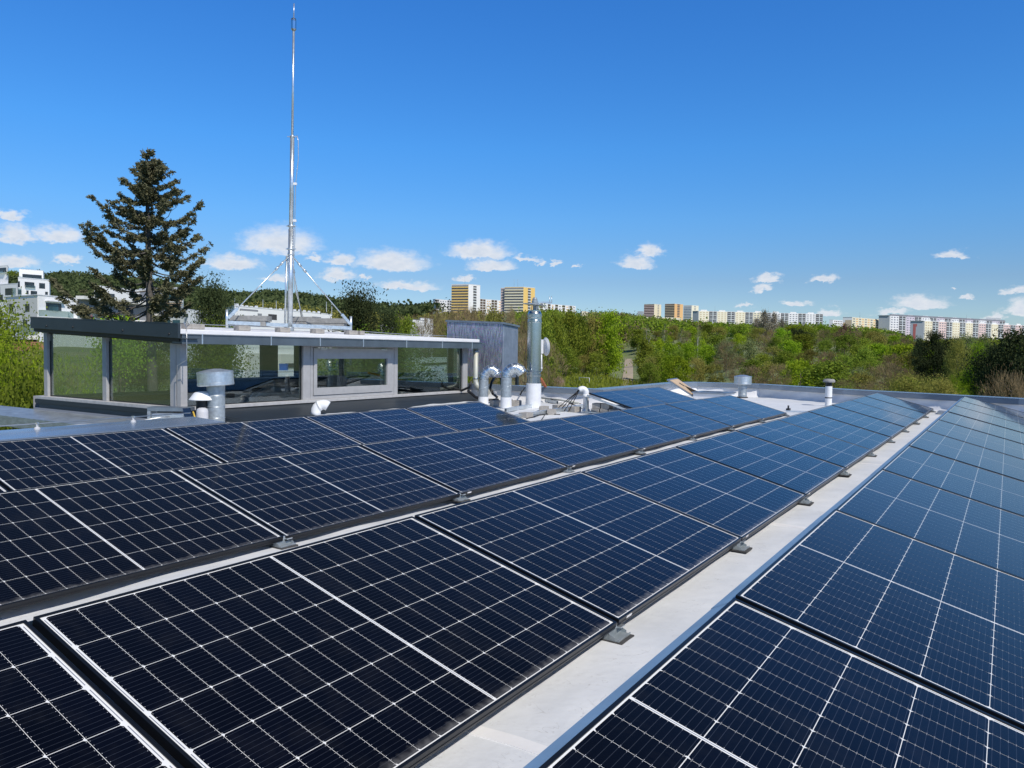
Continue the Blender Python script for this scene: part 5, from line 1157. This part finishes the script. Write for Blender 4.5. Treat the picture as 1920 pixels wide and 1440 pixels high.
print('spruce quads', len(C))

# small goal on the meadow
g0 = ground_hit(1086, 719, 400); g1 = ground_hit(1105, 719.5, 400); g1 = g0+(g1-g0)
t = thing('football_goal', g0, 'small white football goal standing on the meadow', 'goal'); hh = 11.5/FOC*float((g0-CAM)@FW)
MB().tube([g0, g0+[0,0,hh]], .06, 8).build('post', M['white_metal'], t); MB().tube([g1, np.array([g1[0],g1[1],g0[2]+hh])], .06, 8).build('post', M['white_metal'], t)
MB().tube([g0+[0,0,hh], np.array([g1[0],g1[1],g0[2]+hh])], .06, 8).build('crossbar', M['white_metal'], t)

# ------------------------------------------------------------------ buildings
def hit_line(A, B, px):
    r = ray(px, 660); A = np.array(A[:2], float); d = np.array(B[:2], float)-A
    m_ = np.array([[r[0], -d[0]], [r[1], -d[1]]]); t, u = np.linalg.solve(m_, A-CAM[:2]); return CAM[:2]+r[:2]*t, t
class Bld:
    """a block standing on the ground: nearest corner C, left end L, right end R given as (photo heading, distance)"""
    def __init__(s, name, label, C, L, R, ytop, m_wall, cat='building', group=None, zbase=None, roofm=None, ml=None):
        P3 = lambda q: at(q[0], 660, q[1])
        s.C, s.L, s.R = P3(C)[:2], P3(L)[:2], P3(R)[:2]; s.B = s.L+s.R-s.C; s.dC = C[1]
        s.zt = CAM[2]+(hor(C[0])-ytop)/FOC*C[1]
        s.zb = min(H(*s.C), H(*s.L), H(*s.R))-2 if zbase is None else zbase
        s.root = thing(name, (s.C[0], s.C[1], s.zb), label, cat, group)
        b = MB(); pl = [s.C, s.R, s.B, s.L]; b.prism([tuple(p) for p in pl], s.zb, s.zt, 0)
        s.wall = b.build('wall', m_wall, s.root); s.nwin = {}
        rb_ = MB(); ctr = (s.C+s.B)/2; k = 1.012; rb_.prism([tuple(ctr+(p-ctr)*k) for p in pl], s.zt+.02, s.zt+.02+(s.zt-s.zb)*.012); rb_.build('roof', roofm or M['white_metal'], s.root)
    def face(s, f): return (s.L, s.C) if f == 'L' else (s.C, s.R)
    def rect(s, b, f, u0, u1, z0, z1, pr=.08, m_=0, dep=None):
        A, B = s.face(f); d = B-A; l = np.linalg.norm(d); d = d/l; nn = np.array([d[1], -d[0]])
        if nn@(CAM[:2]-A) < 0: nn = -nn
        p, q = A+d*l*u0, A+d*l*u1; dp = .15
        b.prism([tuple(p-nn*dp), tuple(q-nn*dp), tuple(q+nn*pr), tuple(p+nn*pr)], z0, z1, m_); return b
    def upx(s, f, px):
        A, B = s.face(f); P_, _ = hit_line(A, B, px); return float((P_-A)@(B-A)/((B-A)@(B-A)))
    def zpx(s, f, px, py):
        A, B = s.face(f); _, t = hit_line(A, B, px); return CAM[2]+(hor(px)-py)/FOC*t
    def prect(s, f, x0, x1, y0, y1, name, m_, pr=.08):
        xm = (x0+x1)/2; return s.rect(MB(), f, s.upx(f, x0), s.upx(f, x1), s.zpx(f, xm, y1), s.zpx(f, xm, y0), pr).build(name, m_, s.root)
    def grid(s, f, u0, u1, nb, nf, name, m_, fu=.5, fz=.45, zlo=None, zhi=None, pr=.06, fz0=.3):
        """a grid of openings, each its own part up to 90, the rest one part"""
        zlo = s.zt-3.0*nf if zlo is None else zlo; zhi = s.zt-.4 if zhi is None else zhi; fh = (zhi-zlo)/nf; rest = MB(); cnt_ = s.nwin.get(name, 0)
        for j in range(nf):
            for i in range(nb):
                w_ = (u1-u0)/nb; a = u0+w_*(i+(1-fu)/2); z0 = zhi-fh*(j+1)+fh*fz0
                if cnt_ < 90: s.rect(MB(), f, a, a+w_*fu, z0, z0+fh*fz, pr).build(name, m_, s.root); cnt_ += 1
                else: s.rect(rest, f, a, a+w_*fu, z0, z0+fh*fz, pr)
        s.nwin[name] = cnt_
        if rest.v: o = rest.build(name+'_rows', m_, s.root); o['kind'] = 'stuff'
HW = dict(white=bm('panel_white', (.78,.78,.77)), cream=bm('panel_cream', (.74,.68,.50)), yellow=bm('panel_yellow', (.78,.53,.17)), lyellow=bm('panel_light_yellow', (.80,.75,.58)), pink=bm('panel_pink', (.74,.56,.52)), orange=bm('panel_orange', (.74,.45,.20)), brown=bm('panel_brown', (.10,.07,.05)), gable=bm('gable_grey', (.42,.45,.48)), bluegrey=bm('gable_blue', (.36,.40,.42)), recess=bm('loggia_dark', (.10,.10,.105)), win=bm('window_dark', (.20,.22,.25)), parap=bm('balcony_pale', (.62,.66,.66)), lilac=bm('panel_lilac', (.62,.56,.62)), red=bm('stripe_red', (.45,.14,.13)), greyroof=bm('roof_grey', (.22,.23,.26)), tan=bm('panel_tan', (.55,.45,.30)), olive=bm('panel_olive', (.45,.42,.28)))
def aerials(B, ps):
    for px, h in ps: 
        p = at(px, 600, B.dC+3); MB().tube([(p[0],p[1],B.zt-.5),(p[0],p[1],B.zt+h)], .12, 4).build('aerial', M['galv_dull'], B.root)
# white small block left of the towers
b = Bld('apartment_block','white and dark panel block left of the yellow striped tower',(816,880),(811,884),(846,900),561.5,HW['white'],zbase=30)
b.grid('R',.0,.22,1,8,'loggia',HW['recess'],.9,.75); b.grid('R',.24,.70,3,8,'window',HW['win'],.5,.4); b.grid('R',.72,1,2,8,'loggia',HW['recess'],.85,.75)
# tower one: yellow balcony bands, white gable with a balcony column
b = Bld('tower_block','white tower block with yellow balcony bands left of the second tower',(877.5,830),(845.5,836),(899,842),534,HW['white'],zbase=28)
nf = 12; fh = (b.zt-b.zb)/nf; fh = 2.95
for j in range(12):
    z1 = b.zt-.6-j*fh; b.rect(MB(),'L',.02,.98,z1-fh*.55,z1-fh*.02,.10).build('window_band',HW['win'],b.root); b.rect(MB(),'L',.01,.99,z1-fh*.98,z1-fh*.56,.9).build('balcony',HW['yellow'],b.root)
for j in range(12):
    z1 = b.zt-.9-j*fh; b.rect(MB(),'R',.40,.68,z1-fh*.62,z1-fh*.05,.12).build('loggia',HW['recess'],b.root); b.rect(MB(),'R',.40,.66,z1-fh*.95,z1-fh*.63,.6).build('balcony_rail',HW['parap'],b.root)
aerials(b, ((871,9),))
# between the towers: brown and cream panel block
b = Bld('apartment_block','brown, cream and orange panel block between the two towers',(899,880),(896,884),(939,905),561,HW['white'],zbase=28)
b.grid('R',.0,.26,2,8,'loggia',HW['brown'],.85,.8); b.grid('R',.30,.50,2,8,'window',HW['orange'],.5,.4); b.grid('R',.52,.80,2,8,'loggia',HW['brown'],.85,.8); b.grid('R',.84,1,1,8,'window',HW['orange'],.5,.4)
# tower two
b = Bld('tower_block','yellow and cream tower block with pink end, just left of the chimney',(980,830),(945,836),(1001.5,842),539,HW['yellow'],zbase=24)
for j in range(12):
    z1 = b.zt-.6-j*fh; b.rect(MB(),'L',.0,1,z1-fh*.55,z1-fh*.02,.12).build('window_band',HW['win'],b.root); b.rect(MB(),'L',.0,1,z1-fh*.98,z1-fh*.56,.9).build('balcony',HW['cream'],b.root)
    b.rect(MB(),'R',.38,.62,z1-fh*.62,z1-fh*.05,.12).build('loggia',HW['recess'],b.root); b.rect(MB(),'R',.38,.62,z1-fh*.95,z1-fh*.63,.6).build('balcony_rail',HW['parap'],b.root)
aerials(b, ((963,9),(970,9),(981,4)))
b = Bld('tower_block','narrow pink annex at the left side of the second tower',(945,838),(937.5,840),(947,845),541,HW['pink'],zbase=24)
for j in range(11):
    z1 = b.zt-.6-j*fh; b.rect(MB(),'L',.12,.95,z1-fh*.55,z1-fh*.05,.12).build('window_band',HW['win'],b.root)
b = Bld('apartment_block','brown and white panel block behind the satellite dish and cowl',(1010,900),(1003,903),(1078,950),569,HW['white'],zbase=28)
for k in range(5):
    b.grid('R',.02+k*.2,.10+k*.2,1,6,'loggia',HW['brown'],.9,.8); b.grid('R',.11+k*.2,.20+k*.2,1,6,'window',HW['orange'] if k % 2 else HW['win'],.5,.4)
b = Bld('house','small pale house with red roof above the wood, left',(1090,820),(1087,822),(1102,830),584,HW['cream'],zbase=34, roofm=M['terracotta']); b.grid('R',.1,.9,3,1,'window',HW['win'])
b = Bld('house','long low pale building with red roofs above the wood',(1108,860),(1105,862),(1146,870),586,HW['cream'],zbase=34, roofm=M['terracotta']); b.grid('R',.05,.95,6,1,'window',HW['win'])
# group of three towers on the ridge
b = Bld('tower_block','pinkish brown banded tower with cream end on the ridge, left of three',(1225,1400),(1206,1410),(1238,1415),570.5,HW['cream'],zbase=60)
for j in range(8):
    z1 = b.zt-.8-j*3; b.rect(MB(),'L',.0,1,z1-1.7,z1,.2).build('window_band',HW['brown'],b.root); b.rect(MB(),'L',.0,1,z1-3,z1-1.75,.8).build('balcony',HW['pink'],b.root)
b.grid('R',.45,.7,1,8,'window',HW['win'],.8,.5)
b = Bld('tower_block','orange and ochre banded tower in the middle of three on the ridge',(1263,1380),(1245,1390),(1279,1395),570,HW['orange'],zbase=58)
for j in range(8):
    z1 = b.zt-.8-j*3; b.rect(MB(),'L',.0,1,z1-1.6,z1,.2).build('window_band',HW['recess'],b.root); b.rect(MB(),'L',.0,1,z1-3,z1-1.65,.8).build('balcony',HW['tan'],b.root)
b.grid('R',.30,.62,1,8,'loggia',HW['recess'],.9,.7)
b = Bld('tower_block','pale grey banded tower with yellow end, right of three on the ridge',(1295,1440),(1280,1448),(1308,1452),573,HW['lyellow'],zbase=58)
for j in range(8):
    z1 = b.zt-.8-j*3; b.rect(MB(),'L',.0,1,z1-1.5,z1,.2).build('window_band',HW['bluegrey'],b.root); b.rect(MB(),'L',.0,1,z1-3,z1-1.55,.8).build('balcony',HW['parap'],b.root)
b.grid('R',.35,.6,1,8,'window',HW['win'],.8,.5)
b = Bld('low_hall','long low whitish pink wall building below the three ridge towers',(1268,1250),(1206,1240),(1276,1262),596,HW['cream'],zbase=46); b.prect('L',1215,1262,598,599.5,'window_band',HW['win'])
b = Bld('house','small grey green house left of the pinkish ridge tower',(1203,1300),(1194,1302),(1206,1310),584,HW['bluegrey'],zbase=48)
# long panel row on the ridge
def longblock(name_lab, C, L, R, ytop, yR, cols, gable, zb, nf=8, seg=None, bays=2, fl=2.9, roofm=None):
    b = Bld('apartment_block', name_lab, C, L, R, ytop, HW['white'], zbase=zb, roofm=roofm)
    b.rect(MB(),'L',.0,1.0,b.zb,b.zt-.02,.10).build('gable',gable,b.root)
    n = len(cols); w_ = 1/n
    for k, c_ in enumerate(cols):
        u0 = k*w_; z0 = b.zt-fl*nf
        b.rect(MB(),'R',u0+w_*.02,u0+w_*.56,z0,b.zt-.1,.5).build('light_bay',HW[c_],b.root)
        b.rect(MB(),'R',u0+w_*.12,u0+w_*.46,b.zt+.1,b.zt+2.2,-.6+.0).build('lift_house',HW['white'],b.root)
        b.grid('R',u0+w_*.03,u0+w_*.55,3 if w_ > .07 else 2,nf,'window',HW['win'] if c_ in ('white','lilac') else HW['tan'] if c_ == 'lyellow' else HW['win'],.55,.42,pr=.58)
        b.rect(MB(),'R',u0+w_*.58,u0+w_*.99,z0,b.zt-.3,.05).build('loggia_column',HW['recess'],b.root)
        b.rect(MB(),'R',u0+w_*.765,u0+w_*.80,z0,b.zt-.2,.6).build('party_wall',HW['parap'],b.root)
        for j in range(nf):
            zq = b.zt-.3-fl*(j+1); b.rect(MB(),'R',u0+w_*.60,u0+w_*.97,zq,zq+.9,.35).build('balcony_rail',HW['parap'] if j % 2 else HW['bluegrey'],b.root) if (k*nf+j) < 90 else None
    return b
b = longblock('long white and cream panel row on the ridge with dark balcony columns',(1308,1150),(1297,1156),(1541,1190),583.5,589,['lyellow','lyellow','lyellow','cream','white','white','white'],HW['bluegrey'],34)
aerials(b, ((1340,8),(1440,8)))
b = Bld('apartment_block','small brown and white block above the trees left of the cream block',(1560,1010),(1553,1012),(1579,1025),600,HW['white'],zbase=28); b.grid('R',.1,.95,5,2,'window',HW['brown'],.6,.5)
b = Bld('apartment_block','cream block with orange windows and white gable',(1596,900),(1578.5,905),(1646,945),595,HW['cream'],zbase=24)
b.rect(MB(),'L',0,1,b.zb,b.zt-.02,.1).build('gable',HW['white'],b.root); b.rect(MB(),'L',.25,.95,b.zb,b.zt-3.2,.2).build('gable_panel',HW['tan'],b.root); b.rect(MB(),'L',.06,.2,b.zb,b.zt-6.2,.2).build('gable_stripe',HW['orange'],b.root)
for k in range(9): b.grid('R',.02+k*.108,.02+k*.108+.095,1,5,'window',HW['orange'] if k % 2 else HW['win'],.75,.45,zlo=b.zt-14.5)
aerials(b, ((1612,6),))
b = longblock('long grey roofed panel block behind the colourful one, with blue grey gable',(1666,930),(1645.5,936),(1882,1049),592,604,['white','lilac','white','lilac','white','lilac','white','lilac'],HW['bluegrey'],16,roofm=HW['greyroof'])
b.rect(MB(),'R',.0,1.0,b.zt+.3,b.zt+1.9,.3).build('roof_fascia',HW['greyroof'],b.root); b.rect(MB(),'R',.82,.96,b.zt+.3,b.zt+4.5,-.2).build('roof_house',HW['gable'],b.root)
b = longblock('long colourful yellow and pink panel block, grey gable with red stripe',(1731,886),(1705,893),(1945,995),602,610,['lyellow','pink','lyellow','lyellow','pink','lyellow','pink','pink','lyellow'],HW['gable'],2,nf=9,fl=2.75)
b.prect('L',1710.5,1715.5,607.5,637,'red_stripe',HW['red'],.22); b.prect('L',1712,1717.8,607.5,612,'red_stripe_top',HW['red'],.25)
aerials(b, ((1748,6),(1812,8)))

# white modern housing at the left
def hz(px, py, d): return CAM[2]+(hor(px)-py)/FOC*d
def pane(B, f, x0, x1, y0, y1, nm='window', m_=None, pr=.03): return B.prect(f, x0, x1, y0, y1, nm, m_ or M['pane'], pr)
WG = 'white modern apartment buildings at the left'
b = Bld('apartment_building','white cubic apartment building with terraces at the far left edge',(35,140),(-60,150),(37,146),533,M['white_wall'],zbase=0)
for q in ((11,25.5,521.5+19,533.5),): pass
pane(b,'L',11.5,25.5,541,553.5); pane(b,'L',-6,7,553,566); pane(b,'L',-4,2,538,552); pane(b,'L',-4,3,573,588); 
b2 = Bld('apartment_building','right hand stepped wing of the far left white apartment building',(94,146),(36,141),(96,152),527,M['white_wall'],zbase=0)
for (x0,x1,y0,y1) in ((36,39,528,539),(48,66,529.5,539.5),(75,86,531.5,541.5),(59,71,546,553),(51,55,545,552),(35,41.5,544,552),(25+10,33+8,560,572),(86,91,547.5,553),(20+25,52,562,572)): pane(b2,'L',x0,x1,y0,y1)
for (x0,x1,y0,y1) in ((48,66,535.5,540),(25,40,541,552)): pane(b2,'L',x0,x1,y0,y1,'balcony_rail',M['balcony_glass'],.35)
b3 = Bld('penthouse','white penthouse storey with dark window band on top of the stepped wing',(83,149),(38,146),(85,153),508.5,M['white_wall'],zbase=hz(60,529,147)); pane(b3,'L',44,80,515.5,526,'window_band')
tag(MB().prism([tuple(at(34,520,144)[:2]),tuple(at(96,520,149)[:2]),tuple(at(96,520,149.2)[:2]),tuple(at(34,520,144.2)[:2])], hz(65,527.5,146.5), hz(65,521,146.5)).build('terrace_rail', M['balcony_glass'], None, at(65,527,146.5)), 'glass terrace railing below the white penthouse', 'railing')
b4 = Bld('penthouse','white top storey with dark glazing at the very left edge',(17,146),(-60,152),(18,150),499,M['white_wall'],zbase=hz(5,533,146)); pane(b4,'L',-20,14,503.5,511,'window_band'); pane(b4,'L',-20,13,509.5,514,'railing',M['balcony_glass'],.5)
for i, (x0, h_) in enumerate(((15,3),(19,4.5),(24,3.5),(29,3))):
    p = at(x0, 515, 145); tree('bush_g', np.array([p[0],p[1],hz(x0,516,145)]), .7+.2*(i % 2), .8, ['tiny terrace shrub nearest the left edge on the white building','taller tiny terrace shrub on the white building','third tiny terrace shrub on the white building','rightmost tiny terrace shrub on the white building'][i], 'terrace shrubs', 'shrub')
# nearer white building with recessed balconies
b = Bld('apartment_building','nearer white building with recessed loggias and glass balconies behind the spruce',(72,112),(12,118),(305,140),554,M['white_wall'],zbase=-2)
b.rect(MB(),'L',.01,.995,b.zb,b.zt-.3,.03).build('side_wall',M['cream_wall'],b.root)
for (x0,x1,y0,y1) in ((19.5,26.5,570,584.5),(49,57,570,584.5),(44.5,52.5,600,612.5)): pane(b,'L',x0,x1,y0,y1,pr=.06)
pane(b,'L',12,72,629,636.5,'floor_slab',M['cream_wall'],1.6); pane(b,'L',10,72,636.5,641.5,'painted_shade_strip',M['dark_recess'],.2); pane(b,'L',38,72,609,623,'balcony_rail',M['balcony_glass'],1.2)  # shade below the floor slab is painted as a dark strip
pane(b,'R',87,116,569,583,'window_door'); pane(b,'R',93,110,571,583,'window_pane',M['pane_blue'],.05); pane(b,'R',85,118,564.5,566.5,'awning_box',M['white_metal'],.5)
pane(b,'R',146,300,568,598,'loggia',M['grey_wall'],.02); pane(b,'R',150,168,571,598,'window_door',M['pane'],.06); pane(b,'R',180,200,572,598,'window_door',M['pane'],.06); pane(b,'R',222,250,573,598,'window_door',M['pane'],.06)
pane(b,'R',145,300,562.5,568,'loggia_ceiling',M['cream_wall'],1.3)
pane(b,'R',73,128,583,598,'balcony_rail',M['balcony_glass'],1.0); pane(b,'R',146,240,586,600,'balcony_rail',M['balcony_glass'],1.4); pane(b,'R',72,302,600,603,'balcony_slab',M['white_wall'],1.5)
p = at(171.5,594,122); tag(MB().lathe([(.0,0),(.14,.02),(.2,.3),(.16,.62),(0,.7)], (p[0],p[1],hz(171,598,122)), 12).build('pink_umbrella', mat('pink_cloth',(.6,.18,.2),.8), None, (p[0],p[1],hz(171,598,122))), 'folded pink parasol behind the glass balcony railing', 'parasol')
b = Bld('apartment_building','upper set back white storey behind the spruce branches',(262,170),(178,158),(300,176),545,M['white_wall'],zbase=4); pane(b,'L',205,230,552,560); pane(b,'L',236,258,553,562)
# unfinished building with scaffolding
b = Bld('unfinished_building','grey unfinished apartment building behind scaffolding, right of the spruce trunk',(342,135),(262,140),(345,142),541,M['cream_wall'],zbase=-4)
pane(b,'L',264,341,547,603,'raw_wall',M['grey_wall'],.03); 
for (x0,x1,y0,y1) in ((310,326,553.5,562.5),(310,326,576,588),(283,300,554,564),(283,300,577,588)): pane(b,'L',x0,x1,y0,y1,m_=M['pane_blue'],pr=.06)
for y in (565, 589): pane(b,'L',262,342,y,y+3.5,'floor_slab',M['cream_wall'],1.2)
sc_ = thing('scaffolding', at(325,603,132), 'light scaffolding with timber planks on the unfinished building', 'scaffolding')
for px in (304,308,340.5): MB().tube([at(px,603,132.5), at(px,548,132.5)], .05, 5).build('pole', M['alu'], sc_)
for y in (564,568.5,572.5,589,593): MB().bar(at(303,y,132.3), at(341,y+.6,132.3), .25, .12).build('plank', M['wood'], sc_)
b = Bld('low_building','small white canopy building with blue windows below the scaffolding',(345,110),(303,112),(347,116),596,M['cream_wall'],zbase=-6); pane(b,'L',308,320,600,606,m_=M['pane_blue']); pane(b,'L',324,338,600,606,m_=M['pane_blue'])
b = Bld('low_building','plain white low building between scaffolding and dark pine',(352,150),(341,151),(402,165),581,M['white_wall'],zbase=-4); pane(b,'R',346,353,588,595); pane(b,'R',371,400,590,596,'door',M['grey_wall'])
# long white hall behind the mast
b = Bld('warehouse_hall','long white hall with grey doors behind the mast base',(440,235),(425,250),(622,284),574.5,M['white_wall'],zbase=-6,roofm=M['white_metal'])
pane(b,'R',450,484,580,583.5,'window_band',M['grey_wall']); pane(b,'R',483,491,588,592,'door',M['grey_wall']); pane(b,'R',503,519,589.5,600,'gate',M['dark_recess']); pane(b,'R',585,602,594,597,'window_band',M['grey_wall']); pane(b,'R',455,458,590,592,'vent_hole',M['grey_wall']); pane(b,'R',475,478,591,593,'vent_hole',M['grey_wall'])
rm = MB(); 
for px in range(446, 600, 9): 
    u = b.upx('R', px); MB_ = b.rect(MB(), 'R', u, u+.012, b.zt+.1, b.zt+random.uniform(.35,.9), -.9); MB_.build('roof_unit', M['white_metal'], b.root)
for i, px in enumerate((440,493,518,612,622)):
    p = at(px, 600, 420); g = H(p[0],p[1]); tag(MB().tube([(p[0],p[1],g),(p[0],p[1],hz(px,560+i*2,420))], .18, 5).build('lamp_mast', M['galv_dull'], None, (p[0],p[1],g)), 'tall thin grey lamp mast behind the white hall, '+['leftmost','second from the left','middle one','second from the right','rightmost'][i], 'lamp mast', 'lamp masts behind the hall')
for i, (x0,x1,y,d,lb) in enumerate(((712,738,608,150,'white low building corner right of the small pine'),(768,795,600,220,'white building glimpsed among the trees right of the pines'),(786,812,597,260,'grey roofed white building among the trees above the cabin roof'))):
    b = Bld('low_building',lb,(x0+2,d),(x0,d+1),(x1,d+6),y,M['white_wall'],zbase=-8,roofm=HW['greyroof']); b.prect('R',x0+5,x0+9,y+4,y+8,'window',M['pane'],.04)
# seen through the cabin: low white buildings, blue box
b = Bld('low_building','white low building seen through the left front pane of the cabin',(436,58),(420,62),(560,66),653,M['white_wall'],zbase=-8); pane(b,'R',459,489,662,708,'annex',M['cream_wall'],.6); pane(b,'R',520,553,664,716,'grey_facade',M['cream_wall'],.4); pane(b,'R',526,543,681,688,'gate',M['dark_recess'],.5)
p0 = at(525,698,54); p1 = at(539,698,54); bb = MB(); u = (p1-p0)/2; u[2] = 0; v = np.array([-u[1],u[0],0]); bb.obox(((p0+p1)/2)+[0,0,.25], u, v*.7, np.array([0,0,.26])); bb.obox(((p0+p1)/2)+[0,0,.56], u*1.06, v*.76, np.array([0,0,.045]))
zg_ = hz(532,698,54); tag(bb.build('blue_container', M['blue_box'], None, (p0+p1)/2), 'bright blue container seen through the front glass of the cabin', 'container')
st = MB().box((0,0,0),(1,1,1)); b = Bld('low_building','raised white wall below the blue container seen through the cabin glass',(512,52),(505,53),(560,55),698.5,M['white_wall'],zbase=-8)
b = Bld('low_building','flat white roofed shed seen through the right front pane of the cabin',(772,70),(755,72),(850,84),674,M['white_wall'],zbase=-8); b.prect('R',790,845,680,684,'window_band',M['pane'],.05)
# brick garden wall by the lawn
A = at(-60,655,108); B_ = at(84,657,106); w_ = MB(); d = B_-A; d[2] = 0; l = np.linalg.norm(d); d /= l; w_.obox(((A+B_)/2)*[1,1,0]+np.array([0,0,(hz(40,649,107))-.0]), d*l/2, np.array([-d[1],d[0],0])*.15, np.array([0,0,.62]))
tag(w_.build('garden_wall', M['terracotta'], None, ((A+B_)/2)*[1,1,0]+np.array([0,0,hz(40,656,107)])), 'terracotta coloured brick wall at the upper edge of the lawn', 'wall')
# panel objects are placed: tidy the scene tree
for o in list(COL.objects):
    if o.type == 'EMPTY' and not o.children and o.parent is None: bpy.data.objects.remove(o)
